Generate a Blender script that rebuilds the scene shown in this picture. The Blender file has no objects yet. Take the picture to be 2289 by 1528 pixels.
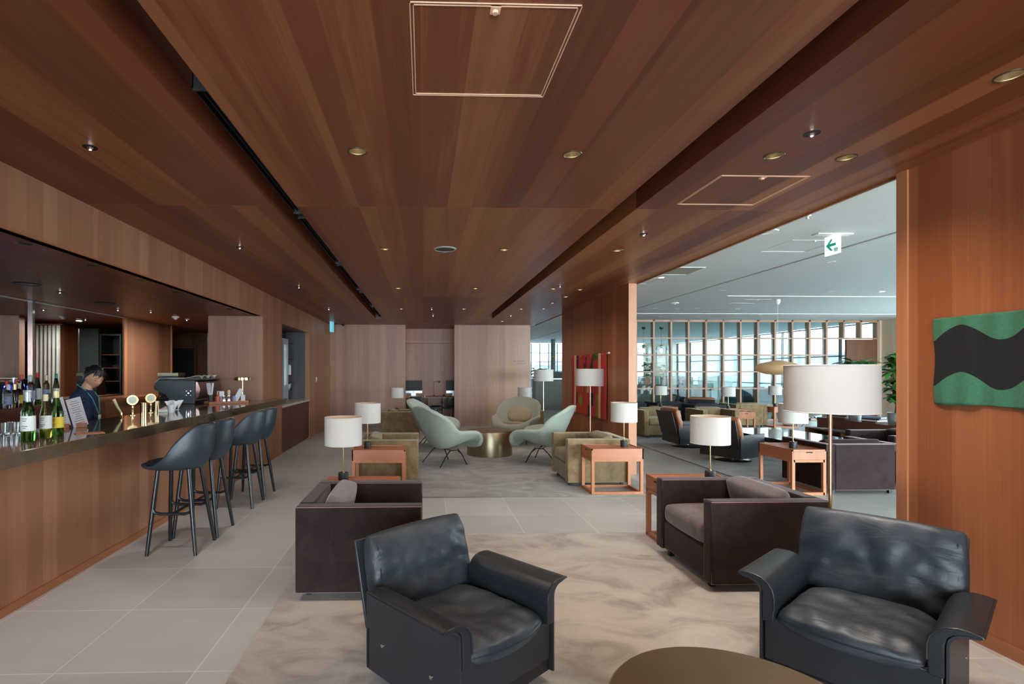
import bpy, math, random
from mathutils import Vector, Matrix, noise
R = math.radians
SC = bpy.context.scene
COL = SC.collection

# ------------------------------------------------------------------ camera
PSI = R(1.7)                      # the camera looks a little to the right of the room axis
FPX = 1165.0
cam = bpy.data.cameras.new('camera')
cam.sensor_fit = 'HORIZONTAL'; cam.sensor_width = 36.0
cam.lens = 36.0 * FPX / 2289.0
cam.shift_x = (1144.5 - (947 + FPX * math.tan(PSI))) / 2289.0
cam.shift_y = (829 - 764) / 2289.0
cam.clip_end = 900
camo = bpy.data.objects.new('camera', cam); COL.objects.link(camo)
camo.location = (0, 0, 1.5); camo.rotation_euler = (R(90), 0, -PSI)
SC.camera = camo

# ------------------------------------------------------------------ world, light, exposure
SKY = 5.0
w = bpy.data.worlds.new('overcast'); SC.world = w; w.use_nodes = True
nt = w.node_tree; nt.nodes.clear()
o_ = nt.nodes.new('ShaderNodeOutputWorld'); b_ = nt.nodes.new('ShaderNodeBackground')
tc = nt.nodes.new('ShaderNodeTexCoord'); sp = nt.nodes.new('ShaderNodeSeparateXYZ'); rp = nt.nodes.new('ShaderNodeValToRGB')
nt.links.new(tc.outputs['Generated'], sp.inputs[0]); nt.links.new(sp.outputs['Z'], rp.inputs[0])
rp.color_ramp.elements[0].position = 0.0; rp.color_ramp.elements[0].color = (0.82, 0.92, 1.0, 1)
rp.color_ramp.elements[1].position = 0.8; rp.color_ramp.elements[1].color = (0.70, 0.86, 1.0, 1)
nt.links.new(rp.outputs[0], b_.inputs[0]); b_.inputs[1].default_value = SKY
nt.links.new(b_.outputs[0], o_.inputs[0])

def area(name, loc, rot, sx, sy, power=None, col=(1, 1, 1), portal=False):
    l = bpy.data.lights.new(name, 'AREA'); l.shape = 'RECTANGLE'; l.size = sx; l.size_y = sy
    if power: l.energy = power
    l.color = col; l.cycles.is_portal = portal
    o = bpy.data.objects.new(name, l); COL.objects.link(o); o.location = loc; o.rotation_euler = rot
    return o
# daylight comes in through the glazed outer walls: portals sit in their openings
area('window_portal', (13.85, 21.9, 1.55), (0, R(90), 0), 2.9, 12.8, portal=True)
area('window_portal', (13.85, 5.0, 1.55), (0, R(90), 0), 2.9, 20.5, portal=True)
area('window_portal', (8.6, 28.35, 1.55), (R(-90), 0, 0), 10.4, 2.9, portal=True)
area('window_portal', (5.6, -5.35, 1.45), (R(90), 0, 0), 16.0, 2.7, portal=True)

SC.view_settings.view_transform = 'Standard'; SC.view_settings.look = 'None'
SC.view_settings.gamma = 1.0; SC.view_settings.use_curve_mapping = False
SC.view_settings.exposure = 2.92
cy = SC.cycles
cy.use_denoising = True; cy.max_bounces = 9; cy.diffuse_bounces = 5; cy.glossy_bounces = 4
cy.transmission_bounces = 8; cy.transparent_max_bounces = 10
cy.caustics_reflective = False; cy.caustics_refractive = False
cy.sample_clamp_indirect = 5.0

# ------------------------------------------------------------------ materials
def L(r, g, b):
    f = lambda c: (c / 255 / 12.92) if c / 255 <= 0.04045 else ((c / 255 + 0.055) / 1.055) ** 2.4
    return (f(r), f(g), f(b), 1.0)
class NT:
    def __init__(s, name):
        s.m = bpy.data.materials.new(name); s.m.use_nodes = True; s.t = s.m.node_tree; s.t.nodes.clear()
        s.out = s.n('ShaderNodeOutputMaterial'); s.b = s.n('ShaderNodeBsdfPrincipled'); s.l(s.b.outputs[0], s.out.inputs[0])
    def n(s, t, **k):
        x = s.t.nodes.new(t)
        for a, v in k.items(): setattr(x, a, v)
        return x
    def l(s, a, b): s.t.links.new(a, b)
    def math(s, op, a, b=None, c=None):
        x = s.n('ShaderNodeMath', operation=op)
        for i, v in enumerate((a, b, c)):
            if v is None: continue
            if isinstance(v, (int, float)): x.inputs[i].default_value = v
            else: s.l(v, x.inputs[i])
        return x.outputs[0]
    def coord(s, scale=(1, 1, 1), kind='Object'):
        t = s.n('ShaderNodeTexCoord'); m = s.n('ShaderNodeMapping'); m.inputs['Scale'].default_value = scale
        s.l(t.outputs[kind], m.inputs[0]); return m.outputs[0]
    def noise(s, vec, scale=5, detail=4, rough=0.5, dist=0):
        x = s.n('ShaderNodeTexNoise'); x.inputs['Scale'].default_value = scale; x.inputs['Detail'].default_value = detail
        x.inputs['Roughness'].default_value = rough; x.inputs['Distortion'].default_value = dist; s.l(vec, x.inputs['Vector']); return x.outputs[0]
    def ramp(s, fac, stops, interp='LINEAR'):
        x = s.n('ShaderNodeValToRGB'); e = x.color_ramp.elements; x.color_ramp.interpolation = interp
        e[0].position, e[0].color = stops[0]; e[1].position, e[1].color = stops[-1]
        for p, c in stops[1:-1]:
            k = e.new(p); k.color = c
        s.l(fac, x.inputs[0]); return x.outputs[0]
    def mix(s, fac, a, b, bt='MIX'):
        x = s.n('ShaderNodeMix', data_type='RGBA', blend_type=bt)
        for i, v in ((0, fac), (6, a), (7, b)):
            if isinstance(v, (int, float, tuple)): x.inputs[i].default_value = v
            else: s.l(v, x.inputs[i])
        return x.outputs[2]
    def bump(s, h, strength=0.2, dist=0.01):
        x = s.n('ShaderNodeBump'); x.inputs['Strength'].default_value = strength; x.inputs['Distance'].default_value = dist
        s.l(h, x.inputs['Height']); s.l(x.outputs[0], s.b.inputs['Normal'])
    def set(s, **k):
        for a, v in k.items():
            i = s.b.inputs[a.replace('_', ' ')]
            if isinstance(v, (int, float, tuple)): i.default_value = v
            else: s.l(v, i)
        return s
def sc(c, k): return (c[0] * k, c[1] * k, c[2] * k, 1)
def pm(name, col, rough=0.5, metal=0.0, var=0.12, vs=6.0, bump=0.0, bs=80.0, emit=None, es=0, **k):
    m = NT(name); v = m.coord()
    f = m.noise(v, vs, 3)
    m.set(Base_Color=m.ramp(f, [(0.25, sc(col, 1 - var)), (0.75, sc(col, 1 + var))]), Roughness=rough, Metallic=metal)
    if bump: m.bump(m.noise(v, bs, 3), bump, 0.004)
    if emit: m.set(Emission_Color=emit, Emission_Strength=es)
    m.set(**k); return m.m
def wood(name, cols, across=0, along=2, width=0.15, rough=0.4, grain=0.12, rowlen=None, coat=0.0, spec=0.4, con=0.72):
    m = NT(name); t = m.n('ShaderNodeTexCoord'); s = m.n('ShaderNodeSeparateXYZ'); m.l(t.outputs['Object'], s.inputs[0])
    A, B = s.outputs[across], s.outputs[along]
    # veneer leaves of unequal width
    wob = m.math('ADD', A, 0.0)
    c1 = m.math('FLOOR', m.math('DIVIDE', wob, width)); c2 = m.math('FLOOR', m.math('DIVIDE', m.math('ADD', wob, 7.31), width * 2.63))
    row = m.math('FLOOR', m.math('DIVIDE', m.math('ADD', B, -4.06), rowlen)) if rowlen else 0.0
    def wn(c, k):
        cb = m.n('ShaderNodeCombineXYZ'); m.l(c, cb.inputs[0]); cb.inputs[2].default_value = k
        if rowlen: m.l(row, cb.inputs[1])
        x = m.n('ShaderNodeTexWhiteNoise', noise_dimensions='3D'); m.l(cb.outputs[0], x.inputs['Vector']); return x.outputs['Value']
    r = m.math('ADD', m.math('MULTIPLY', wn(c1, 3.7), 0.55), m.math('MULTIPLY', wn(c2, 9.1), 0.45))
    scl = [3.0, 3.0, 3.0]; scl[along] = 0.35; scl[across] = 9
    v = m.coord(tuple(scl)); g = m.noise(v, 2.2, 5, 0.6, 0.6)
    scl2 = [30.0, 30.0, 30.0]; scl2[along] = 1.2; scl2[across] = 140
    g2 = m.noise(m.coord(tuple(scl2)), 1.0, 2)
    fac = m.math('ADD', m.math('MULTIPLY', r, con), m.math('ADD', m.math('MULTIPLY', g, 0.45), 0.5 * (1 - con) - 0.225))
    n = len(cols)
    col = m.ramp(fac, [(0.22 + 0.56 * i / (n - 1), c) for i, c in enumerate(cols)])
    col = m.mix(grain, col, m.ramp(g2, [(0.3, (0.45, 0.4, 0.38, 1)), (0.7, (1.5, 1.5, 1.5, 1))]), 'MULTIPLY')
    if rowlen:
        fr = m.math('FRACT', m.math('DIVIDE', m.math('ADD', B, -4.06), rowlen))
        ln = m.math('LESS_THAN', fr, 0.003 / rowlen * 1.5)
        col = m.mix(ln, col, sc(cols[-1], 1.5))
    m.set(Base_Color=col, Roughness=rough, Coat_Weight=coat, Coat_Roughness=0.25); m.b.inputs['Specular IOR Level'].default_value = spec
    m.bump(g2, 0.05, 0.002)
    return m.m
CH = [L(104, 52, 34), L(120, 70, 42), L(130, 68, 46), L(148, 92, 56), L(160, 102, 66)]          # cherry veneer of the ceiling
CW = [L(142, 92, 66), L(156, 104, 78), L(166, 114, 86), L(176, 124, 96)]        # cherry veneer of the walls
M = {}
M['wood_ceiling'] = wood('cherry_ceiling', CH, 0, 1, 0.185, 0.38, rowlen=4.9, spec=0.45)
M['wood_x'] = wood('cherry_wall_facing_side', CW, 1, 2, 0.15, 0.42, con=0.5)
M['wood_y'] = wood('cherry_wall_front_lit', [sc(c, 1.1) for c in (L(146, 108, 88), L(160, 120, 99), L(170, 130, 108), L(180, 140, 118))], 0, 2, 0.15, 0.42, con=0.45)  # veneer lightened: frontal daylight on these walls put into the colour
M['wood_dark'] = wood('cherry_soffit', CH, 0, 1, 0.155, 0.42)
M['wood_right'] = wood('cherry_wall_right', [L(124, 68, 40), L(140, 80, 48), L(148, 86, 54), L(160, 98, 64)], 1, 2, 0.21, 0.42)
M['trim'] = wood('cherry_edge', [L(178, 118, 80), L(190, 132, 94)], 0, 2, 0.3, 0.4)
M['trim_y'] = wood('cherry_edge_long', [L(150, 92, 58), L(168, 108, 72)], 0, 1, 0.3, 0.4)
M['table_wood'] = wood('cherry_table', [L(158, 92, 58), L(176, 108, 72), L(192, 124, 86)], 1, 0, 0.11, 0.35, spec=0.5)
M['table_leg'] = wood('cherry_leg', [L(168, 102, 66), L(192, 124, 86)], 0, 2, 0.11, 0.4)
M['brown_wood'] = wood('dark_shelf_wood', [L(74, 40, 28), L(96, 54, 38)], 0, 1, 0.2, 0.45)
M['walnut_panel'] = wood('brown_door_wood', [L(112, 74, 58), L(128, 88, 68)], 0, 2, 0.2, 0.45)
M['pale_wood'] = wood('pale_wall', [L(196, 176, 154), L(206, 188, 168)], 0, 2, 0.3, 0.5)
M['desk_wood'] = wood('desk_cherry', [L(178, 142, 120), L(196, 160, 138)], 1, 0, 0.2, 0.45)
M['white_ceiling'] = pm('painted_ceiling', L(204, 208, 204), 0.9, var=0.02)
M['line_white'] = pm('white_profile', L(235, 236, 232), 0.6, var=0.02)
M['copper_trim'] = pm('pale_hatch_trim', L(250, 205, 170), 0.4, var=0.03)
M['slot_brown'] = pm('slot_brown', L(120, 112, 96), 0.8, var=0.05)
M['black'] = pm('black_metal', L(22, 22, 24), 0.45)
M['black_matt'] = pm('black_matt', L(14, 14, 15), 0.8)
M['black_shell'] = pm('black_shell', L(38, 41, 45), 0.42, bump=0.04, bs=400)
M['steel_rod'] = pm('dark_steel_rod', L(40, 44, 44), 0.35, 0.8)
M['chrome'] = pm('chrome', L(215, 215, 218), 0.12, 1.0, var=0.03)
M['brass'] = pm('polished_brass', L(208, 178, 128), 0.18, 1.0, var=0.04)
M['white_paint'] = pm('white_gloss', L(232, 232, 230), 0.35, var=0.02)
M['paper'] = pm('white_paper', L(226, 224, 226), 0.8, var=0.02)
M['ink'] = pm('dark_ink', L(96, 84, 78), 0.8)
M['shade_white'] = pm('lamp_shade_linen', L(206, 200, 192), 0.85, var=0.015, vs=200, bump=0.15, bs=500)
M['shade_in'] = pm('lamp_shade_lining', L(238, 205, 170), 0.8, var=0.02)
M['plastic_white'] = pm('white_plastic', L(225, 225, 220), 0.4, var=0.02)
M['terracotta'] = pm('zinc_pot', L(150, 156, 156), 0.5, 0.5, var=0.15, vs=20)
M['leaf'] = pm('green_leaf', L(58, 120, 44), 0.4, var=0.35, vs=4)
M['leaf2'] = pm('dark_green_leaf', L(52, 92, 60), 0.45, var=0.3, vs=4)
M['stem'] = pm('brown_stem', L(90, 70, 50), 0.7)
M['skin'] = pm('skin', L(214, 160, 128), 0.5, var=0.04, Subsurface_Weight=0.1)
M['hair'] = pm('black_hair', L(26, 22, 22), 0.4, var=0.3, vs=60, bump=0.4, bs=160)
M['night'] = pm('dark_upholstery', L(30, 31, 38), 0.85)
M['trim_pale'] = wood('partition_wood', [L(170, 134, 110), L(188, 150, 126)], 0, 2, 0.3, 0.45)
M['navy'] = pm('navy_knit', L(30, 44, 72), 0.85, bump=0.2, bs=300)
M['trousers'] = pm('black_cloth', L(20, 20, 24), 0.85)
M['teal'] = pm('teal_ribbon', L(60, 160, 175), 0.5)
M['lips'] = pm('red_lips', L(170, 60, 60), 0.4)
M['eye'] = pm('eye_dark', L(30, 20, 18), 0.3)
M['curtain'] = pm('pale_curtain', L(190, 196, 188), 0.9)
M['dark_glass'] = pm('smoked_panel', L(70, 84, 84), 0.15, 0.2)
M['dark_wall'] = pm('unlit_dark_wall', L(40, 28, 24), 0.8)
M['grey_counter'] = pm('grey_counter_front', L(112, 108, 100), 0.6)
M['teal_cloth'] = pm('teal_upholstery', L(20, 62, 74), 0.8)
M['tan_leather'] = pm('tan_leather', L(150, 88, 52), 0.38, var=0.15, bump=0.15, bs=120)
M['tarmac'] = pm('apron_concrete', L(190, 196, 200), 0.9, vs=0.05)
M['far_wall'] = pm('far_building_cladding', L(170, 184, 194), 0.8)
M['screen'] = pm('dark_screen', L(5, 6, 8), 0.5)
M['aluminium'] = pm('aluminium', L(205, 207, 210), 0.3, 0.6, var=0.03)
M['red'] = pm('red_plastic', L(190, 40, 40), 0.4)
M['orange'] = pm('orange_paste', L(205, 92, 40), 0.35)
M['blue_led'] = pm('blue_light', L(30, 40, 200), 0.4, emit=(0.05, 0.1, 1, 1), es=3)
M['lamp_on'] = pm('lit_lens', L(255, 230, 190), 0.4, emit=(1, 0.78, 0.5, 1), es=9)
M['lamp_cool'] = pm('lit_point', L(255, 250, 240), 0.4, emit=(1, 0.95, 0.9, 1), es=5)
M['cup_dark'] = pm('bronze_reflector', L(96, 88, 72), 0.3, 0.8)
M['sign_white'] = pm('sign_face', L(250, 250, 250), 0.4, var=0.0, emit=(1, 1, 1, 1), es=0.1)
M['sign_green'] = pm('sign_green', L(0, 160, 130), 0.5, var=0.02, emit=(0.0, 0.45, 0.3, 1), es=0.05)
M['bronze_light'] = pm('brass_drum', L(178, 166, 138), 0.4, 1.0, var=0.06)
_m = bpy.data.materials['brass_drum']; _t = _m.node_tree.nodes.new('ShaderNodeTangent'); _t.direction_type = 'RADIAL'; _t.axis = 'Z'
_b = [n for n in _m.node_tree.nodes if n.type == 'BSDF_PRINCIPLED'][0]; _b.inputs['Anisotropic'].default_value = 0.85; _b.inputs['Anisotropic Rotation'].default_value = 0.25; _m.node_tree.links.new(_t.outputs[0], _b.inputs['Tangent'])
M['mirror'] = pm('mirror_glass', L(205, 205, 205), 0.01, 1.0, var=0.0)
M['dark_marble'] = None

# clear pane: mostly lets light straight through, with a sharp reflection at grazing angles
def pane(name, tint=(0.93, 0.97, 0.96, 1), power=5.0, amt=0.6):
    m = NT(name); t = m.n('ShaderNodeBsdfTransparent'); t.inputs[0].default_value = tint
    g = m.n('ShaderNodeBsdfGlossy'); g.inputs['Roughness'].default_value = 0.02
    ge = m.n('ShaderNodeNewGeometry'); dp = m.n('ShaderNodeVectorMath', operation='DOT_PRODUCT'); m.l(ge.outputs['Incoming'], dp.inputs[0]); m.l(ge.outputs['Normal'], dp.inputs[1])
    f = m.math('ADD', m.math('MULTIPLY', m.math('POWER', m.math('SUBTRACT', 1.0, m.math('ABSOLUTE', dp.outputs['Value'])), power), amt), 0.03); x = m.n('ShaderNodeMixShader')
    m.l(f, x.inputs[0]); m.l(t.outputs[0], x.inputs[1]); m.l(g.outputs[0], x.inputs[2]); m.l(x.outputs[0], m.out.inputs[0]); return m.m
M['pane'] = pane('window_pane'); M['globe'] = pane('blown_globe_glass', (0.82, 0.84, 0.84, 1), 2.2, 0.9); M['pane_dimmed'] = pane('dimmed_window_pane', (0.30, 0.32, 0.335, 1)); M['pane_half'] = pane('dimming_pane', (0.56, 0.58, 0.58, 1)); M['pane_light'] = pane('light_dimming_pane', (0.74, 0.76, 0.77, 1)); M['pane_green'] = pane('partition_pane', (0.86, 0.95, 0.93, 1))  # darker window tints are added only to dim the incoming daylight
def glass(name, col, rough=0.0):
    m = NT(name); m.set(Base_Color=col, Roughness=rough, Transmission_Weight=1.0, IOR=1.45); return m.m
M['glass'] = glass('clear_glass', (0.95, 0.97, 0.97, 1)); M['glass_green'] = glass('green_glass', (0.10, 0.32, 0.06, 1))
M['glass_olive'] = glass('olive_glass', (0.5, 0.42, 0.05, 1)); M['glass_brown'] = glass('brown_glass', (0.3, 0.1, 0.03, 1))

# stone floor tiles 0.69 m with pale joints
m = NT('stone_tiles'); t = m.n('ShaderNodeTexCoord'); s = m.n('ShaderNodeSeparateXYZ'); m.l(t.outputs['Object'], s.inputs[0])
P_ = 0.692
ax = m.math('DIVIDE', m.math('ADD', s.outputs[0], 1.833 + 6.92), P_); ay = m.math('DIVIDE', m.math('ADD', s.outputs[1], -2.640 + 13.84), P_)
def jl(a, h=0.0028): return m.math('MAXIMUM', m.math('LESS_THAN', m.math('FRACT', a), h / P_), m.math('GREATER_THAN', m.math('FRACT', a), 1 - h / P_))
joint = m.math('MAXIMUM', jl(ax), jl(ay))
cb = m.n('ShaderNodeCombineXYZ'); m.l(m.math('FLOOR', ax), cb.inputs[0]); m.l(m.math('FLOOR', ay), cb.inputs[1])
wn = m.n('ShaderNodeTexWhiteNoise'); m.l(cb.outputs[0], wn.inputs['Vector'])
n1 = m.noise(m.coord((1, 2.2, 1)), 3.0, 6, 0.6, 0.4)
f = m.math('ADD', m.math('MULTIPLY', wn.outputs['Value'], 0.4), m.math('MULTIPLY', n1, 0.6))
base = m.ramp(f, [(0.2, L(168, 166, 161)), (0.8, L(189, 186, 180))])
m.set(Base_Color=m.mix(joint, base, L(214, 208, 196)), Roughness=m.math('ADD', 0.3, m.math('MULTIPLY', n1, 0.15)))
m.b.inputs['Specular IOR Level'].default_value = 0.45; M['tiles'] = m.m
def carpet(name, a, b, c):
    m = NT(name); v = m.coord(); n = m.noise(m.coord((1, 1.5, 1)), 1.9, 7, 0.62, 1.1); n2 = m.noise(v, 220, 2)
    col = m.ramp(n, [(0.33, a), (0.5, b), (0.66, c)])
    m.set(Base_Color=m.mix(0.3, col, m.ramp(n2, [(0.3, (0.5, 0.5, 0.5, 1)), (0.7, (1.3, 1.3, 1.3, 1))]), 'MULTIPLY'), Roughness=0.95, Sheen_Weight=0.25, Sheen_Roughness=0.5)
    m.bump(m.noise(v, 300, 2), 0.4, 0.006); return m.m
M['tan_cushion'] = pm('tan_cushion_cloth', L(158, 140, 116), 0.9, var=0.1, vs=200, bump=0.4, bs=300)
M['rug_beige'] = carpet('beige_pile', L(138, 126, 116), L(172, 162, 151), L(184, 174, 162))
M['rug_grey'] = carpet('grey_brown_pile', L(118, 112, 104), L(142, 136, 128), L(166, 160, 152))
M['rug_hall'] = carpet('grey_pile', L(118, 118, 116), L(140, 139, 136), L(156, 155, 151))
def mohair(name, c, sheen, tint):
    m = NT(name); v = m.coord(); n = m.noise(v, 9, 5, 0.6, 0.4); n2 = m.noise(m.coord((1, 1, 0.25)), 260, 2)
    f = m.math('ADD', m.math('MULTIPLY', n, 0.6), m.math('MULTIPLY', n2, 0.4))
    m.set(Base_Color=m.ramp(f, [(0.32, sc(c, 0.65)), (0.68, sc(c, 1.45))]), Roughness=0.8, Sheen_Weight=sheen, Sheen_Roughness=0.35, Sheen_Tint=tint)
    m.b.inputs['Specular IOR Level'].default_value = 0.15
    m.bump(n2, 0.35, 0.003); return m.m
M['plum'] = mohair('plum_mohair', L(46, 32, 32), 0.45, (0.75, 0.6, 0.6, 1))
M['plum_top_lit'] = mohair('plum_mohair_top_lit', L(104, 93, 92), 0.6, (0.8, 0.68, 0.66, 1))  # same mohair made paler: light on the cushion tops put into the colour
M['plum_pipe'] = pm('plum_sheen_piping', L(140, 116, 118), 0.8)  # piping kept pale to paint the light edge sheen of the mohair
M['olive'] = mohair('olive_mohair', L(128, 107, 78), 0.4, (0.8, 0.78, 0.66, 1))
M['olive_pipe'] = pm('olive_sheen_piping', L(170, 158, 128), 0.8)  # pale tone stands in for sheen along the olive mohair edges
M['sage'] = pm('sage_boucle', L(164, 173, 158), 0.9, var=0.22, vs=260, bump=0.5, bs=320, Sheen_Weight=0.2)
M['taupe_shaded'] = pm('taupe_shaded_boucle', L(150, 148, 132), 0.9, var=0.1, vs=260, bump=0.5, bs=320, Sheen_Weight=0.2)  # browner sage: shading on the rear wing chair put into its colour
# black leather with creases
m = NT('black_leather'); v = m.coord(); n = m.noise(v, 5, 4, 0.5, 1.0); fine = m.noise(v, 180, 2)
ridg = m.math('ABSOLUTE', m.math('SUBTRACT', m.noise(m.coord((1, 2.5, 2.5)), 3.4, 3, 0.5, 1.4), 0.5))
m.b.inputs['Specular IOR Level'].default_value = 0.4
m.set(Base_Color=m.ramp(n, [(0.35, L(36, 43, 50)), (0.7, L(55, 60, 66))]), Roughness=m.math('ADD', 0.38, m.math('MULTIPLY', n, 0.16)))
m.bump(m.math('ADD', m.math('MULTIPLY', ridg, 2.5), m.math('MULTIPLY', fine, 0.1)), 0.25, 0.012); M['leather'] = m.m
M['leather_smooth'] = pm('black_leather_flat', L(32, 36, 41), 0.36, var=0.15, vs=10, bump=0.15, bs=300)
M['stool_leather'] = pm('stool_leather', L(43, 54, 62), 0.4, var=0.06, bump=0.06, bs=300)
M['stool_leg'] = pm('stained_black_ash', L(26, 29, 33), 0.3, var=0.25, vs=40)
# bar stone, glossy brown with veins
m = NT('brown_marble'); v = m.coord(); n = m.noise(v, 2.5, 8, 0.62, 2.2); ve = m.math('ABSOLUTE', m.math('SUBTRACT', m.noise(v, 1.1, 5, 0.6, 2.5), 0.5))
c = m.ramp(n, [(0.3, L(86, 70, 52)), (0.6, L(100, 82, 61)), (0.8, L(116, 96, 73))])
m.set(Base_Color=m.mix(m.math('MULTIPLY', m.math('LESS_THAN', ve, 0.002), 0.35), c, L(130, 112, 88)), Roughness=0.07); m.b.inputs['Specular IOR Level'].default_value = 0.9
M['marble'] = m.m
M['ivory_stone'] = pm('alcove_stone', L(190, 180, 160), 0.3)

# ------------------------------------------------------------------ mesh building
class MB:
    def __init__(s): s.v = []; s.f = []
    def add(s, vs, fs):
        k = len(s.v); s.v += [tuple(p) for p in vs]; s.f += [tuple(i + k for i in q) for q in fs]; return s
    def box(s, x0, x1, y0, y1, z0, z1):
        return s.add([(x0, y0, z0), (x1, y0, z0), (x1, y1, z0), (x0, y1, z0), (x0, y0, z1), (x1, y0, z1), (x1, y1, z1), (x0, y1, z1)],
                     [(0, 3, 2, 1), (4, 5, 6, 7), (0, 1, 5, 4), (1, 2, 6, 5), (2, 3, 7, 6), (3, 0, 4, 7)])
    def hexa(s, bot, top):
        return s.add(list(bot) + list(top), [(0, 3, 2, 1), (4, 5, 6, 7), (0, 1, 5, 4), (1, 2, 6, 5), (2, 3, 7, 6), (3, 0, 4, 7)])
    def lathe(s, prof, n=24, c=(0, 0, 0), sx=1, sy=1, cap=True):
        vs, fs = [], []
        for r, z in prof:
            for i in range(n):
                a = 2 * math.pi * i / n; vs.append((c[0] + r * math.cos(a) * sx, c[1] + r * math.sin(a) * sy, c[2] + z))
        for j in range(len(prof) - 1):
            for i in range(n):
                k = (i + 1) % n; fs.append((j * n + i, j * n + k, (j + 1) * n + k, (j + 1) * n + i))
        if cap and prof[0][0] > 1e-5 and abs(prof[0][1] - prof[1][1]) > 1e-6: fs.append(tuple(range(n - 1, -1, -1)))
        if cap and prof[-1][0] > 1e-5 and abs(prof[-1][1] - prof[-2][1]) > 1e-6: fs.append(tuple((len(prof) - 1) * n + i for i in range(n)))
        return s.add(vs, fs)
    def cyl(s, p0, p1, r0, r1=None, n=12): return s.tube([p0, p1], [r0, r0 if r1 is None else r1], n)
    def tube(s, pts, r, n=8, cap=True, closed=False):
        pts = [Vector(p) for p in pts]; m_ = len(pts)
        rs = r if isinstance(r, (list, tuple)) else [r] * m_
        vs, fs = [], []; up = None
        for j, p in enumerate(pts):
            d = (pts[(j + 1) % m_] - pts[j - 1]) if (closed or 0 < j < m_ - 1) else (pts[1] - pts[0] if j == 0 else pts[-1] - pts[-2])
            d.normalize()
            if up is None: up = Vector((0, 0, 1)) if abs(d.z) < 0.9 else Vector((0, 1, 0))
            a = d.cross(up)
            if a.length < 1e-4: a = d.cross(Vector((1, 0, 0)))
            a.normalize(); b = a.cross(d); up = b
            for i in range(n):
                t = 2 * math.pi * i / n; vs.append(p + (a * math.cos(t) + b * math.sin(t)) * rs[j])
        for j in range(m_ if closed else m_ - 1):
            for i in range(n):
                k = (i + 1) % n; q = (j + 1) % m_; fs.append((j * n + i, j * n + k, q * n + k, q * n + i))
        if cap and not closed: fs += [tuple(range(n - 1, -1, -1)), tuple((m_ - 1) * n + i for i in range(n))]
        return s.add(vs, fs)
    def prism(s, poly, axis, a0, a1):
        def P(u, v, a): return {'x': (a, u, v), 'y': (u, a, v), 'z': (u, v, a)}[axis]
        n = len(poly)
        return s.add([P(u, v, a0) for u, v in poly] + [P(u, v, a1) for u, v in poly],
                     [tuple(range(n)), tuple(range(2 * n - 1, n - 1, -1))] + [(i, i + n, (i + 1) % n + n, (i + 1) % n) for i in range(n)])
    def grid(s, fn, nu, nv, cu=False):
        vs = [fn(i / (nu if cu else nu - 1), j / (nv - 1)) for j in range(nv) for i in range(nu)]
        fs = [(j * nu + i, j * nu + (i + 1) % nu, (j + 1) * nu + (i + 1) % nu, (j + 1) * nu + i) for j in range(nv - 1) for i in range(nu if cu else nu - 1)]
        return s.add(vs, fs)
    def cushion(s, x0, x1, y0, y1, z0, z1, n=10, puff=0.35, rnd=0.12, fn=None):
        """soft box: edges pinch together like two sewn faces"""
        cx, cy_, cz = (x0 + x1) / 2, (y0 + y1) / 2, (z0 + z1) / 2; hx, hy, hz = (x1 - x0) / 2, (y1 - y0) / 2, (z1 - z0) / 2
        idx = {}; vs = []; fs = []
        def V(i, j, k):
            if (i, j, k) not in idx:
                u, v, w_ = 2 * i / n - 1, 2 * j / n - 1, 2 * k / 3 - 1
                e = max(abs(u), abs(v)); th = 1 - puff * (abs(u) ** 5 + abs(v) ** 5) / 1.4
                ro = 1 - rnd * (u * u * v * v)
                p = Vector((cx + hx * u * ro * (1 - 0.02 * w_ * w_), cy_ + hy * v * ro * (1 - 0.02 * w_ * w_), cz + hz * w_ * th))
                if fn: p = fn(p, u, v, w_)
                idx[(i, j, k)] = len(vs); vs.append(p)
            return idx[(i, j, k)]
        for i in range(n):
            for j in range(n):
                fs.append((V(i, j, 0), V(i, j + 1, 0), V(i + 1, j + 1, 0), V(i + 1, j, 0))); fs.append((V(i, j, 3), V(i + 1, j, 3), V(i + 1, j + 1, 3), V(i, j + 1, 3)))
        for i in range(n):
            for k in range(3):
                fs.append((V(i, 0, k), V(i + 1, 0, k), V(i + 1, 0, k + 1), V(i, 0, k + 1))); fs.append((V(i, n, k), V(i, n, k + 1), V(i + 1, n, k + 1), V(i + 1, n, k)))
                fs.append((V(0, i, k), V(0, i, k + 1), V(0, i + 1, k + 1), V(0, i + 1, k))); fs.append((V(n, i, k), V(n, i + 1, k), V(n, i + 1, k + 1), V(n, i, k + 1)))
        return s.add(vs, fs)
    def xf(s, mat, k0=0):
        for i in range(k0, len(s.v)): s.v[i] = tuple(mat @ Vector(s.v[i]))
        return s
def obj(name, mb, mat, parent=None, smooth=True, bevel=0, seg=2, sub=0, solid=0, angle=35, loc=None, rz=0):
    me = bpy.data.meshes.new(name); me.from_pydata(mb.v, [], mb.f); me.update()
    if isinstance(mat, str): mat = M[mat]
    me.materials.append(mat)
    if smooth:
        me.shade_smooth()
        if angle: me.set_sharp_from_angle(angle=R(angle))
    o = bpy.data.objects.new(name, me); COL.objects.link(o); o.parent = parent
    if loc: o.location = loc
    if rz: o.rotation_euler = (0, 0, rz)
    if solid:
        x = o.modifiers.new('thickness', 'SOLIDIFY'); x.thickness = solid; x.offset = 0
    if bevel:
        x = o.modifiers.new('bevel', 'BEVEL'); x.width = bevel; x.segments = seg; x.limit_method = 'ANGLE'; x.angle_limit = R(40)
        x.harden_normals = False
    if sub:
        x = o.modifiers.new('subdivision', 'SUBSURF'); x.levels = sub; x.render_levels = sub
    return o
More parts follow.
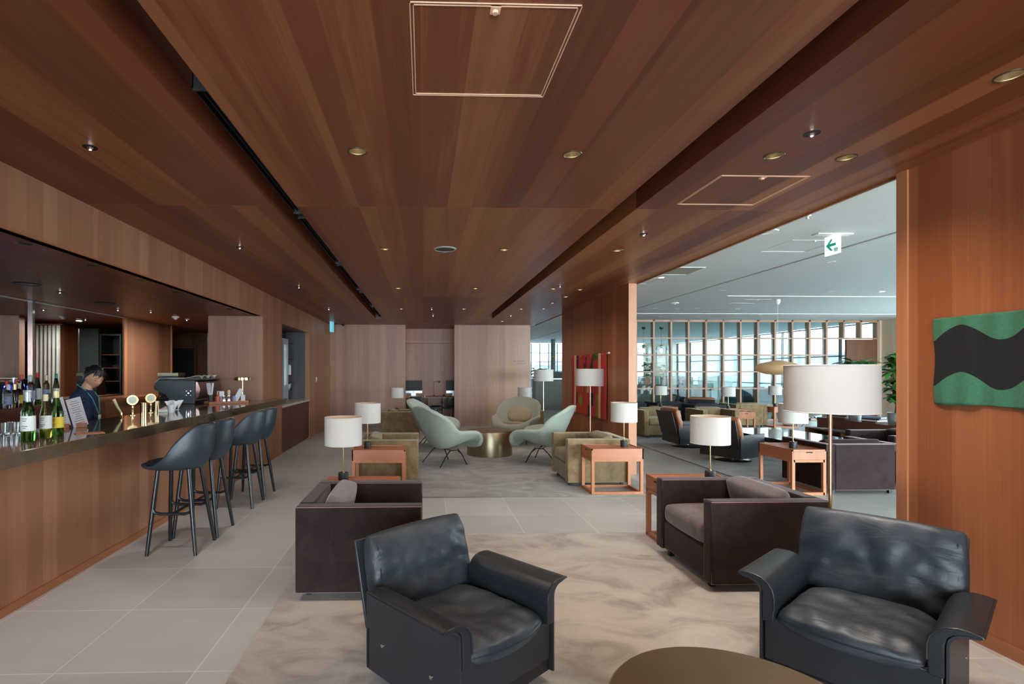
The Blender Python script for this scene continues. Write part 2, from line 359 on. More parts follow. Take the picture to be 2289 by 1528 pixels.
def tag(o, label, cat, group=None, kind=None):
    if label: o['label'] = label
    if cat: o['category'] = cat
    if group: o['group'] = group
    if kind: o['kind'] = kind
    return o
def thing(name, label, cat, loc=(0, 0, 0), rz=0, group=None):
    o = bpy.data.objects.new(name, None); COL.objects.link(o); o.empty_display_size = 0.1
    o.location = loc; o.rotation_euler = (0, 0, rz); return tag(o, label, cat, group)
def struct(name, mb, mat, parent=None, **k):
    o = obj(name, mb, mat, parent, **k)
    if parent is None: o['kind'] = 'structure'
    return o
def copy_tree(o, parent=None):
    c = o.copy(); COL.objects.link(c); c.parent = parent
    for ch in list(o.children): copy_tree(ch, c)
    return c
def dup(o, loc, rz, label, group=None):
    c = copy_tree(o); c.location = loc; c.rotation_euler = (0, 0, rz); c['label'] = label
    if group: c['group'] = group
    return c
B = lambda *a: MB().box(*a)
def join(*ms):
    r = MB()
    for q in ms: r.add(q.v, q.f)
    return r

# ================================================================== the room
CEIL, HALL = 2.775, 3.04
XL, XR = -2.57, 3.07
YB = -5.4                                   # wall behind the camera
struct('floor', B(-8, 14.2, YB, 28.6, -0.2, 0.0), 'tiles', smooth=False)

# --- lounge ceiling with two long slots; round holes for the downlights
DL = [(-0.384, 3.038), (0.874, 3.044), (2.075, 3.028), (2.525, 3.04), (2.531, 2.176), (-0.401, 5.45), (0.848, 5.44), (2.049, 5.443), (-0.39, 8.03), (0.80, 8.01),
      (2.009, 8.01), (2.45, 8.09), (2.44, 8.88), (2.415, 9.7), (2.457, 10.6), (1.999, 10.63), (-0.458, 10.7), (0.825, 10.67), (2.01, 13.3)]
WARM = {(0.874, 3.044), (-0.384, 3.038), (2.525, 3.04), (2.531, 2.176), (2.45, 8.09), (2.44, 8.88), (2.415, 9.7), (2.457, 10.6), (2.01, 13.3)}
SP = [(-1.899, 3.028), (-1.891, 5.421), (-1.891, 7.961), (-1.944, 10.749), (2.083, 2.737), (2.049, 4.795), (2.043, 7.75), (0.165, 10.686), (0.216, 11.978), (2.0, 11.9)]
def bored(name, bx, holes, mat, r=0.052, d=0.1):
    o = obj(name, bx, mat, smooth=False)
    zb = min(p[2] for p in bx.v)
    if holes:
        cb_ = MB()
        for x, y in holes: cb_.lathe([(r, zb - 0.02), (r, zb + d)], 28, (x, y, 0))
        cu = obj('cutter', cb_, mat, smooth=False)
        md = o.modifiers.new('holes', 'BOOLEAN'); md.object = cu; md.operation = 'DIFFERENCE'; md.solver = 'EXACT'
        dg = bpy.context.evaluated_depsgraph_get(); me = bpy.data.meshes.new_from_object(o.evaluated_get(dg))
        o.modifiers.clear(); o.data = me; bpy.data.objects.remove(cu)
    o['kind'] = 'structure'; return o
inx = lambda a, b: [(x, y) for x, y in DL if a < x < b]
bored('ceiling', B(XL - 0.1, -1.167, YB, 14.6, CEIL, 3.02), [], 'wood_ceiling')
bored('ceiling', B(-0.985, 1.497, YB, 15.9, CEIL, 3.02), inx(-1, 1.5), 'wood_ceiling')
bored('ceiling', B(1.672, XR + 0.03, YB, 14.6, CEIL, 3.02), inx(1.6, 3.1), 'wood_ceiling')
struct('ceiling', B(-1.167, -0.985, 12.74, 14.6, CEIL, 3.02), 'wood_ceiling', smooth=False)
struct('ceiling', B(1.497, 1.672, 12.66, 14.6, CEIL, 3.02), 'wood_ceiling', smooth=False)
struct('ceiling', B(-1.2, -0.95, YB, 12.8, 2.93, 3.02), 'brown_wood', smooth=False)     # slot beds
struct('ceiling', B(1.47, 1.70, YB, 12.7, 2.93, 3.02), 'brown_wood', smooth=False)
struct('trim_1', B(XR + 0.03, XR + 0.05, YB, 14.42, CEIL - 0.012, 3.04), 'trim_y', smooth=False)
# --- hall ceiling, white, with a dark groove and two white profiles
struct('ceiling', B(XR + 0.05, 5.215, YB, 28.6, HALL, 3.2), 'white_ceiling', smooth=False)
struct('ceiling', B(5.275, 14.2, YB, 28.6, HALL, 3.2), 'white_ceiling', smooth=False)
struct('ceiling', B(5.20, 5.29, YB, 28.6, HALL + 0.035, 3.19), 'slot_brown', smooth=False)
struct('ceiling', B(2.9, XR + 0.05, 14.6, 28.6, HALL, 3.2), 'white_ceiling', smooth=False)
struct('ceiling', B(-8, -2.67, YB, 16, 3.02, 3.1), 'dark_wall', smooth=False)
struct('trim_2', B(6.2, 14.0, 10.46, 10.50, HALL - 0.012, HALL), 'line_white', smooth=False)
struct('trim_3', B(5.4, 14.0, 13.70, 13.73, HALL - 0.012, HALL), 'line_white', smooth=False)

# --- left side: beam over the bar, bar soffit, wall with alcove
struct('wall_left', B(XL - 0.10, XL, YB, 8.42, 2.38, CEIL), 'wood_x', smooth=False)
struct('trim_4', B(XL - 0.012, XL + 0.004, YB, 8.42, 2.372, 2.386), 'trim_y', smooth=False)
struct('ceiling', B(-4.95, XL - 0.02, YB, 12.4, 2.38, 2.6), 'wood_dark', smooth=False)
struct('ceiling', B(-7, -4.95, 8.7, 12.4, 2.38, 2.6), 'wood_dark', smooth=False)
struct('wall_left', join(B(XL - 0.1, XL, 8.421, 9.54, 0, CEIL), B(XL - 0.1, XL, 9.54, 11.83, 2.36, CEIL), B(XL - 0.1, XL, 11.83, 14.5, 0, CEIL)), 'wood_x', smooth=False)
struct('wall_left', B(-3.43, XL - 0.001, 8.405, 8.52, 0, 2.379), 'wood_y', smooth=False)             # end wall of the bar
struct('baseboard_left', B(XL, XL + 0.012, YB, 9.54, 0, 0.055), 'trim_y', smooth=False)
# alcove
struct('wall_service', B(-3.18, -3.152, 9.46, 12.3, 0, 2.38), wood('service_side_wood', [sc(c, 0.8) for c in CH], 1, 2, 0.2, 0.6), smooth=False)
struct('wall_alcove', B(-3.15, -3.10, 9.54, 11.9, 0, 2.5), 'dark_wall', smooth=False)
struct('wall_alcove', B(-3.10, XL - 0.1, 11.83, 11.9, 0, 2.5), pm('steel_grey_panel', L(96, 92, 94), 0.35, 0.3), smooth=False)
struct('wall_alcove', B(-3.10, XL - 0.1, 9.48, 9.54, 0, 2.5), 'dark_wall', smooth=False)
struct('wall_alcove', B(-3.10, XL - 0.1, 9.54, 11.83, 2.40, 2.5), 'black', smooth=False)
t = thing('alcove_cabinet', 'dark wooden cabinet with a pale stone top set in the left wall alcove', 'cabinet', (0, 0, 0))
obj('body', B(-3.09, XL - 0.03, 9.56, 11.82, 0.0, 0.83), 'brown_wood', t, smooth=False)
for i in range(4): obj('door', B(XL - 0.03, XL - 0.012, 9.565 + i * 0.564, 9.565 + i * 0.564 + 0.558, 0.03, 0.825), 'brown_wood', t, smooth=False)
obj('worktop', B(-3.09, XL + 0.005, 9.555, 11.825, 0.83, 0.87), 'ivory_stone', t, smooth=False, bevel=0.004)
t = thing('glass_fronted_cooler', 'tall framed cooler with a pale lit glass door inside the alcove', 'cooler', (0, 0, 0))
obj('frame', join(B(-3.09, -2.99, 11.2, 11.27, 0.87, 2.2), B(-3.09, -2.99, 11.55, 11.62, 0.87, 2.2), B(-3.09, -2.99, 11.27, 11.55, 2.08, 2.2), B(-3.09, -2.99, 11.27, 11.55, 0.87, 1.2)), 'aluminium', t, smooth=False)
obj('door_glass', B(-3.06, -3.04, 11.27, 11.55, 1.2, 2.08), pm('lit_glass_paint', L(200, 214, 208), 0.2), t, smooth=False)  # pale colour stands in for the light behind the glass
t = thing('wall_shelf', 'four small dark shelves at the back corner of the alcove', 'shelf', (0, 0, 0))
for z in (1.05, 1.40, 1.75, 2.1): obj('board', B(-3.10, -2.93, 11.63, 11.83, z, z + 0.018), 'brown_wood', t, smooth=False)
o = tag(obj('cup_dispenser', MB().lathe([(0.045, 0), (0.045, 0.18), (0.03, 0.22)], 16), 'plastic_white', loc=(-3.0, 11.72, 1.418)), 'small white dispenser on the middle alcove shelf', 'dispenser')
o = tag(obj('glass_jar', MB().lathe([(0.07, 0), (0.075, 0.1), (0.07, 0.17), (0.05, 0.18)], 16), 'glass', loc=(-3.0, 11.72, 1.068)), 'clear glass jar on the lowest alcove shelf', 'jar')
t = thing('light_switch', 'white switch plate on the left wall past the alcove', 'switch', (XL, 12.56, 1.3))
obj('plate', B(0, 0.008, -0.035, 0.035, -0.06, 0.06), 'plastic_white', t, smooth=False, bevel=0.003); obj('rocker', B(0.008, 0.013, -0.015, 0.015, -0.03, 0.03), 'white_paint', t, smooth=False)

# --- far wall and work nook
YF = 14.4
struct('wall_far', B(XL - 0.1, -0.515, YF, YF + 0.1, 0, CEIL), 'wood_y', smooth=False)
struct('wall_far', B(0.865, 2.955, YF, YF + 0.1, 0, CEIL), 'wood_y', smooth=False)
struct('trim_5', join(B(-0.515, -0.50, YF - 0.004, YF + 0.1, 0, CEIL), B(0.85, 0.865, YF - 0.004, YF + 0.1, 0, CEIL)), 'trim', smooth=False)
struct('trim_6', B(2.945, 2.965, YF - 0.004, YF + 0.1, 0, CEIL), 'trim', smooth=False)
struct('wall_far', B(2.945, 2.96, YF + 0.1, 16, 0, HALL), 'wood_x', smooth=False)
struct('wall_nook', B(-1.3, 1.7, 15.75, 15.85, 0, 3.02), 'wood_y', smooth=False)
struct('wall_nook', join(B(-1.3, -1.2, YF + 0.1, 15.8, 0, 3.02), B(1.6, 1.7, YF + 0.1, 15.8, 0, 3.02)), 'wood_x', smooth=False)
struct('trim_7', B(-1.2, 1.6, 15.55, 15.75, 2.34, 2.40), 'desk_wood', smooth=False)
t = thing('sign_lettering', 'two short lines of small dark lettering on the far wall', 'sign', (0, 0, 0))
for k, (x0, z, n_) in enumerate(((2.49, 1.765, 17), (2.57, 1.705, 15))):
    q = MB(); rr = random.Random(k)
    for i in range(n_):
        if i in (4, 11): continue
        q.box(x0 + i * 0.0185, x0 + i * 0.0185 + rr.uniform(0.006, 0.013), YF - 0.003, YF, z, z + rr.uniform(0.014, 0.024))
    obj('text_line', q, 'ink', t, smooth=False)

# --- right side: near wall, pillar wall
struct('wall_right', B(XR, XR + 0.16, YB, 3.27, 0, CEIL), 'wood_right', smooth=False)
struct('trim_8', B(XR - 0.012, XR + 0.162, 3.21, 3.285, 0, CEIL), 'trim', smooth=False)
struct('baseboard_right', B(XR - 0.014, XR, YB, 3.21, 0, 0.07), 'trim_y', smooth=False)
struct('wall_pillar', B(2.98, 3.09, 7.5, 11.15, 0, CEIL), 'wood_right', smooth=False)
struct('trim_9', B(2.978, 3.094, 7.485, 7.5, 0, CEIL), 'trim', smooth=False)

# --- service room behind the bar (seen in the mirror)
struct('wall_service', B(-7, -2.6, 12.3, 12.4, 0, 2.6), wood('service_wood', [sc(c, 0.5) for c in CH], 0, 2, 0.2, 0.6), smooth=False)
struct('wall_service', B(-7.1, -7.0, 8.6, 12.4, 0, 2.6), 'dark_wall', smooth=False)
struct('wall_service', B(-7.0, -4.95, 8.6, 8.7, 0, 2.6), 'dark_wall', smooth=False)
t = struct('doorway_dark', B(-5.95, -5.32, 12.26, 12.3, 0, 2.03), 'black_matt', smooth=False)  # flat black panel painted as the darkness of an open doorway
struct('trim_10', join(B(-6.01, -5.95, 12.24, 12.3, 0, 2.09), B(-5.32, -5.26, 12.24, 12.3, 0, 2.09), B(-5.95, -5.32, 12.24, 12.3, 2.03, 2.09)), 'brown_wood', smooth=False)
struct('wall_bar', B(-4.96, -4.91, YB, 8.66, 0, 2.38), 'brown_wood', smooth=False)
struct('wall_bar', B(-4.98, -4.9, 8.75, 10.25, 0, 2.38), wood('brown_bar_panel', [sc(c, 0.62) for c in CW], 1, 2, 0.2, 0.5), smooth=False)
struct('trim_11', join(B(-4.91, -4.885, 8.66, 8.74, 1.11, 2.38), B(-4.98, -4.885, 10.25, 10.29, 0, 2.38)), 'trim', smooth=False)
t = thing('mirror', 'long wall mirror in three leaves behind the bar bottles', 'mirror', (0, 0, 0))
for y0, y1 in ((YB, 1.6), (1.61, 6.64), (6.68, 8.66)): obj('leaf', B(-4.91, -4.9, y0, y1, 1.12, 2.375), 'mirror', t, smooth=False)
obj('joint_post', B(-4.9, -4.87, 6.64, 6.68, 1.11, 2.375), 'chrome', t, smooth=False)
obj('top_rail', B(-4.91, -4.89, YB, 8.66, 2.362, 2.378), 'aluminium', t, smooth=False)
# curtain, smoked panel and cabinet beyond the bar's end wall
q = MB()
q.grid(lambda u, v: (-3.46 + 0.44 * u, 9.28 + 0.016 * math.sin(u * 40) * (0.4 + 0.6 * (1 - v)), 0.02 + 2.28 * v), 90, 6)
t = thing('curtain', 'pale grey-green curtain hanging in folds, seen in the bar mirror', 'curtain', (0, 0, 0)); obj('cloth', q, 'curtain', t, solid=0.006)
obj('rail', MB().cyl((-3.5, 9.28, 2.32), (-2.98, 9.28, 2.32), 0.012), 'chrome', t)
t = thing('smoked_glass_panel', 'tall grey smoked panel with metal edges, seen in the bar mirror', 'panel', (0, 0, 0))
obj('sheet', B(-3.68, -3.32, 10.0, 10.02, 0.0, 2.3), 'dark_glass', t, smooth=False)
obj('edge', B(-3.695, -3.68, 9.99, 10.03, 0, 2.3), 'chrome', t, smooth=False); obj('edge', B(-3.32, -3.305, 9.99, 10.03, 0, 2.3), 'chrome', t, smooth=False)
t = thing('glass_cabinet', 'dark glazed bottle cabinet reflected at the right end of the bar mirror', 'cabinet', (0, 0, 0))
obj('carcass', join(B(-4.1, -4.07, 10.0, 10.4, 0, 2.2), B(-3.73, -3.7, 10.0, 10.4, 0, 2.2), B(-4.07, -3.73, 10.37, 10.4, 0, 2.2), B(-4.07, -3.73, 10, 10.4, 2.17, 2.2), B(-4.07, -3.73, 10, 10.4, 0.0, 0.8)), 'black', t, smooth=False)
for z in (1.05, 1.3, 1.55, 1.8): obj('shelf', B(-4.07, -3.73, 10.02, 10.36, z, z + 0.015), 'brown_wood', t, smooth=False)

t = thing('service_light', 'small lit round ceiling fitting just past the end of the bar mirror', 'ceiling light', (-4.0, 8.95, 2.38))
obj('housing', MB().lathe([(0.035, 0), (0.035, -0.012), (0.0, -0.014)], 20), 'white_paint', t)
l = bpy.data.lights.new('service_glow', 'AREA'); l.shape = 'RECTANGLE'; l.size = 0.06; l.size_y = 0.06; l.energy = 5; l.color = (1, 0.95, 0.88)
lo = bpy.data.objects.new('tube', l); COL.objects.link(lo); lo.parent = t; lo.location = (0, 0, -0.035)
# --- glazed outer walls
def glazed(name, axis, pos, a0, a1, z0, z1, nx, nz, fw=0.05, mat='black', pmat='pane', th=0.08, glass_on=True):
    t = thing(name, None, None); t['kind'] = 'structure'
    q = MB()
    def bar(u0, u1, w0, w1, d=th):
        if axis == 'y': q.box(u0, u1, pos - d / 2, pos + d / 2, w0, w1)
        else: q.box(pos - d / 2, pos + d / 2, u0, u1, w0, w1)
    for i in range(nx + 1):
        u = a0 + (a1 - a0) * i / nx; bar(u - fw / 2, u + fw / 2, z0, z1)
    for j in range(nz + 1):
        z = z0 + (z1 - z0) * j / nz; bar(a0, a1, z - fw * 0.35, z + fw * 0.35, th * 0.7)
    obj('frame', q, mat, t, smooth=False)
    g = B(a0, a1, pos - 0.004, pos + 0.004, z0, z1) if axis == 'y' else B(pos - 0.004, pos + 0.004, a0, a1, z0, z1)
    obj('pane', g, pmat, t, smooth=False)
    return t
glazed('window_1', 'x', 14.0, 15.7, 28.4, 0.0, 3.0, 9, 3, pmat='pane_dimmed')
glazed('window_2', 'x', 14.0, -5.3, 13.3, 0.0, 3.0, 14, 3, pmat='pane_half')
glazed('window_3', 'y', 28.5, 3.0, 12.2, 0.0, 3.0, 19, 6, 0.035, pmat='pane_dimmed')
glazed('window_4', 'y', YB, XL, XR, 0.0, 2.7, 4, 2, pmat='pane_light')
glazed('window_5', 'y', YB, XR + 0.2, 14.0, 0.0, 3.0, 8, 2)
struct('wall_end', B(12.2, 14.1, 28.4, 28.6, 0, HALL), 'pale_wood', smooth=False)
struct('wall_end', B(2.9, 3.0, 16, 28.6, 0, HALL), 'pale_wood', smooth=False)
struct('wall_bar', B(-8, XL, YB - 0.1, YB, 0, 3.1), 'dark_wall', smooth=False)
t = thing('round_column', 'round grey structural column in front of the far black-framed windows', 'column', (6.25, 25.0, 0))
obj('shaft', MB().lathe([(0.11, 0), (0.11, 3.04)], 24), pm('grey_column', L(104, 112, 112), 0.5), t)
obj('yellow_band', MB().lathe([(0.114, 2.17), (0.114, 2.22)], 24), pm('yellow_band', L(200, 150, 50), 0.5), t)

# --- partition of square wooden frames between the two halls
t = thing('grid_partition', 'floor-to-ceiling wooden grid of square glazed openings across the hall', 'partition', (0, 0, 0))
YP = 15.5
xs = [3.2 + 0.5315 * i for i in range(-0, 19)] + [13.3, 13.83]
xs = [6.38 - 0.5315 * i for i in range(3, 0, -1)] + [6.38 + 0.5315 * i for i in range(0, 15)]
zs = [3.0, 2.49, 1.985, 1.48, 0.975, 0.47]
q = MB()
for i, x in enumerate(xs):
    z0 = 2.50 if i >= len(xs) - 2 and i < len(xs) - 1 else 0
    if abs(x - 13.29) < 0.1 or abs(x - 12.76) < 0.1: z0 = 2.48
    q.box(x - 0.026, x + 0.026, YP - 0.05, YP + 0.12, z0, HALL)
obj('posts', q, M['trim_pale'], t, smooth=False)
q = MB()
for z in zs:
    x1 = xs[-1] if z > 2.4 else 12.24
    q.box(xs[0], x1, YP - 0.04, YP + 0.02, z - 0.02, z + 0.02)
q.box(xs[0], xs[-1], YP - 0.05, YP + 0.12, 3.0, HALL); q.box(xs[0], 12.24, YP - 0.05, YP + 0.12, 0, 0.05)
obj('rails', q, M['trim_pale'], t, smooth=False)
obj('pane', B(xs[0], 12.24, YP, YP + 0.008, 0.02, 3.02), 'pane_green', t, smooth=False)
obj('pane', B(12.24, xs[-1], YP, YP + 0.008, 2.5, 3.02), 'pane_green', t, smooth=False)
obj('door_panel', B(12.86, 13.82, YP - 0.03, YP + 0.05, 0, 2.46), 'walnut_panel', t, smooth=False)
struct('wall_hall', B(13.86, 14.1, YP - 0.05, YP + 0.15, 0, HALL), 'pale_wood', smooth=False)
struct('wall_hall', B(13.93, 14.1, 13.3, YP - 0.05, 0, HALL), 'pale_wood', smooth=False)

# --- rugs
def rug(x0, x1, y0, y1, mat, label):
    tag(obj('rug', B(x0, x1, y0, y1, 0.0005, 0.014), mat, smooth=False, bevel=0.005), label, 'rug')
rug(-0.945, 2.82, -1.2, 4.755, 'rug_beige', 'large beige cut-pile rug under the black leather and plum armchairs')
rug(-0.945, 2.9, 6.17, 12.9, 'rug_grey', 'grey-brown shaggy rug under the sage wing chairs and brass drum')
rug(4.36, 8.25, 7.0, 13.4, 'rug_hall', 'grey hall rug under the swivel chairs and long dark table')

# --- outside
struct('ground_outside', B(-150, 400, 29, 500, -5.2, -5), 'tarmac', smooth=False); struct('ground_outside', B(14.3, 400, -300, 29, -5.2, -5), 'tarmac', smooth=False)
for i, (x, y, sx, sy, h) in enumerate(((120, 180, 60, 20, 12), (60, 230, 40, 20, 9), (200, 160, 50, 20, 14), (20, 260, 30, 20, 8))):
    t = thing('hangar', ('long pale hangar', 'low pale hangar', 'tall pale hangar', 'small pale hangar')[i] + ' across the apron beyond the windows', 'building', (x, y, -5))
    obj('wall', B(-sx / 2, sx / 2, -sy / 2, sy / 2, 0, h), 'far_wall', t, smooth=False)
    obj('roof', MB().prism([(-sx / 2 - 1, h), (sx / 2 + 1, h), (0, h + 3)], 'y', -sy / 2 - 1, sy / 2 + 1), 'aluminium', t, smooth=False)

# ================================================================== ceiling fittings
def downlight(x, y, z, warm, label, r=0.052, grp=None):
    t = thing('downlight', label, 'ceiling light', (x, y, z), 0, grp)
    obj('rim', MB().tube([(r * math.cos(a * math.pi / 14), r * math.sin(a * math.pi / 14), 0) for a in range(28)], 0.005, 6, closed=True), 'cup_dark', t)
    obj('reflector', MB().lathe([(r * 0.97, 0.0), (r * 0.9, 0.03), (r * 0.62, 0.075)], 28, cap=False), 'cup_dark', t)
    obj('lens', MB().lathe([(r * 0.55, 0.066), (r * 0.5, 0.07)], 20), 'lamp_on', t)
    if True:
        l = bpy.data.lights.new('downlight_glow', 'SPOT'); l.energy = (9 if warm else 13) * (0.45 if y < 2.5 else 1.0 if y < 4 else 0.62 if y < 7 else 0.36); l.color = (1, 0.80, 0.6) if warm else (1, 0.95, 0.88); l.spot_size = R(125); l.spot_blend = 1.0; l.shadow_soft_size = 0.12
        lo = bpy.data.objects.new('bulb', l); COL.objects.link(lo); lo.parent = t; lo.location = (0, 0, -0.01)
where = lambda x, y: ('left of' if x < -0.2 else 'right of' if x > 0.5 else 'near') 
pos_words = {0: 'first', 1: 'second'}
DLab = ['nearest bronze downlight left of the central ceiling hatch line', 'nearest bronze downlight right of the central ceiling hatch line', 'unlit bronze downlight beyond the small ceiling hatch, nearest the right slot',
        'warm lit downlight beside the unlit one over the right walkway', 'large warm lit downlight closest to the camera, by the right wall',
        'bronze downlight left of the round ceiling speaker', 'bronze downlight right of the round ceiling speaker', 'bronze downlight in line with the speaker, right of the right slot',
        'bronze downlight in the third ceiling row, left of centre', 'bronze downlight in the third ceiling row, right of centre', 'bronze downlight in the third row just right of the right slot',
        'warm downlight nearest along the panelled pillar wall', 'second warm downlight along the panelled pillar wall', 'third warm downlight along the panelled pillar wall', 'farthest warm downlight along the panelled pillar wall',
        'dim downlight at the end of the right slot', 'dim downlight in the fourth row, left of centre', 'dim downlight in the fourth row, right of centre', 'small warm downlight nearest the far wall']
for (x, y), lb in zip(DL, DLab): downlight(x, y, CEIL, (x, y) in WARM, lb)
SLab = ['nearest tiny silver spotlight left of the left slot', 'second tiny spotlight left of the left slot', 'third tiny spotlight left of the left slot', 'farthest tiny spotlight left of the left slot',
        'small lit spotlight nearest the camera right of the right slot', 'small spotlight over the walkway before the pillar wall', 'tiny spotlight high above the right sage wing chair',
        'tiny bright ceiling spot before the work nook', 'tiny bright ceiling spot closest to the work nook', 'tiny ceiling spot by the end of the right slot']
def spot(x, y, z, label, grp=None):
    t = thing('spotlight', label, 'ceiling light', (x, y, z), 0, grp)
    obj('rim', MB().lathe([(0.0, -0.0005), (0.036, -0.001), (0.038, -0.003), (0.04, 0)], 20), 'black', t)  # black disc paints the dark hole around the eyeball
    obj('eyeball', MB().lathe([(0, -0.016), (0.012, -0.012), (0.017, -0.003)], 12), 'chrome', t)
    obj('lens', MB().lathe([(0, -0.0175), (0.006, -0.0165), (0.006, -0.015)], 8), 'lamp_cool', t)
    if z > 2.5:
        l = bpy.data.lights.new('spot_glow', 'SPOT'); l.energy = 14 * (1.0 if y < 4 else 0.6 if y < 7 else 0.35); l.color = (1, 0.97, 0.93); l.spot_size = R(115); l.spot_blend = 1.0; l.shadow_soft_size = 0.12
        lo = bpy.data.objects.new('bulb', l); COL.objects.link(lo); lo.parent = t; lo.location = (0, 0, -0.02)
for (x, y), lb in zip(SP, SLab): spot(x, y, CEIL, lb)
# bar soffit lights
for i, y in enumerate((3.668, 4.409, 5.133, 5.875, 6.656, 7.461, 8.1)):
    t = thing('bar_downlight', ('nearest', 'second', 'third', 'fourth', 'fifth', 'sixth', 'farthest')[i] + ' dark round downlight along the front edge of the bar soffit', 'ceiling light', (-2.74, y, 2.38), 0, 'downlights along the bar soffit')
    obj('rim', MB().lathe([(0.04, 0), (0.045, -0.006), (0.052, -0.006), (0.055, 0)], 24), 'cup_dark', t); obj('recess_dark', MB().lathe([(0, -0.001), (0.04, -0.003)], 24), 'black', t)  # flat black disc stands in for the shade inside the recess
for i, (x, y, r) in enumerate(((-4.0, 5.379, 0.11), (-4.12, 6.87, 0.11))):
    t = thing('ceiling_speaker', ('round dark speaker in the bar soffit above the bottles', 'second round speaker in the bar soffit above the taps')[i], 'speaker', (x, y, 2.38))
    obj('rim', MB().lathe([(r - 0.01, 0), (r - 0.01, -0.008), (r, -0.008), (r + 0.01, 0)], 28), 'black', t); obj('grille', MB().lathe([(0, -0.004), (r - 0.01, -0.004)], 28), 'black_shell', t)
t = thing('ceiling_speaker', 'round grey speaker in the middle of the lounge ceiling', 'speaker', (0.224, 5.437, CEIL))
obj('rim', MB().lathe([(0.1, 0), (0.1, -0.01), (0.112, -0.01), (0.118, 0)], 32), 'aluminium', t); obj('grille', MB().lathe([(0, -0.006), (0.1, -0.006)], 32), pm('speaker_mesh', L(70, 72, 74), 0.6), t)
for i, (x, y) in enumerate(((-4.034, 7.831), (-4.05, 9.039), (-4.378, 7.6), (-4.03, 5.9))): spot(x, y, 2.38, ('tiny lit spot in the bar soffit before the smoke detector', 'tiny lit spot in the bar soffit past the smoke detector', 'tiny lit spot in the bar soffit close to the mirror', 'tiny spot in the bar soffit between the two speakers')[i])
t = thing('smoke_detector', 'white domed smoke detector under the bar soffit', 'smoke detector', (-4.013, 8.55, 2.38))
obj('base', MB().lathe([(0.055, 0), (0.055, -0.02), (0.045, -0.024)], 24), 'plastic_white', t); obj('dome', MB().lathe([(0.03, -0.02), (0.028, -0.04), (0.012, -0.048), (0, -0.05)], 20), 'plastic_white', t)
# access hatches
def hatch(x0, x1, y0, y1, z, label, fm, lm, brasslatch=True):
    t = thing('ceiling_hatch', label, 'access panel', (0, 0, 0))
    q = MB(); w_ = 0.006
    for k in (0, 0.012):
        q.box(x0 + k, x1 - k, y0 + k, y0 + k + w_ / 1.6, z - 0.003, z); q.box(x0 + k, x1 - k, y1 - k - w_ / 1.6, y1 - k, z - 0.003, z)
        q.box(x0 + k, x0 + k + w_ / 1.6, y0 + k, y1 - k, z - 0.003, z); q.box(x1 - k - w_ / 1.6, x1 - k, y0 + k, y1 - k, z - 0.003, z)
    obj('frame', q, fm, t, smooth=False)
    if lm:
        xc = (x0 + x1) / 2
        lt = obj('latch', B(xc - 0.018, xc + 0.018, y0 + 0.012, y0 + 0.05, z - 0.006, z), lm, t, smooth=False)
        obj('lock', MB().lathe([(0, -0.014), (0.010, -0.014), (0.012, -0.006)], 16, (xc, y0 + 0.035, z)), lm, lt)
hatch(-0.05, 0.556, 1.80, 2.408, CEIL, 'large square access hatch in the wood ceiling nearest the camera', 'copper_trim', 'copper_trim')
hatch(1.935, 2.53, 3.335, 3.93, CEIL, 'smaller looking access hatch in the wood ceiling above the walkway', 'copper_trim', 'copper_trim')
for i, (x, y) in enumerate(((4.324, 5.99), (6.9, 11.0), (3.35, 8.5))):
    hatch(x, x + 0.6, y, y + 0.6, HALL, ('white access hatch beside the green arrow sign in the hall ceiling', 'white access hatch deep in the hall ceiling', 'white access hatch near the pillar wall in the hall ceiling')[i], 'line_white', 'line_white')
# air grilles in the left slot
for i, (y0, y1) in enumerate(((-0.5, 1.84), (2.42, 4.30), (4.42, 6.3), (6.4, 8.3), (8.6, 10.4), (10.6, 12.5))):
    t = thing('slot_air_grille', ('air grille in the left slot above the camera', 'longest looking black air grille in the left ceiling slot', 'third black air grille along the left slot', 'fourth black air grille along the left slot', 'fifth black air grille along the left slot', 'last black air grille in the left slot by the far wall')[i], 'air grille', (0, 0, 0))
    obj('housing', join(B(-1.06, -1.055, y0, y1, CEIL + 0.02, 2.93), B(-1.005, -0.99, y0, y1, CEIL + 0.02, 2.93), B(-1.06, -0.99, y0, y0 + 0.01, CEIL + 0.01, 2.93), B(-1.06, -0.99, y1 - 0.01, y1, CEIL + 0.01, 2.93)), 'black', t, smooth=False)
    obj('blade', B(-1.035, -1.03, y0 + 0.01, y1 - 0.01, CEIL + 0.03, 2.92), 'black_matt', t, smooth=False)
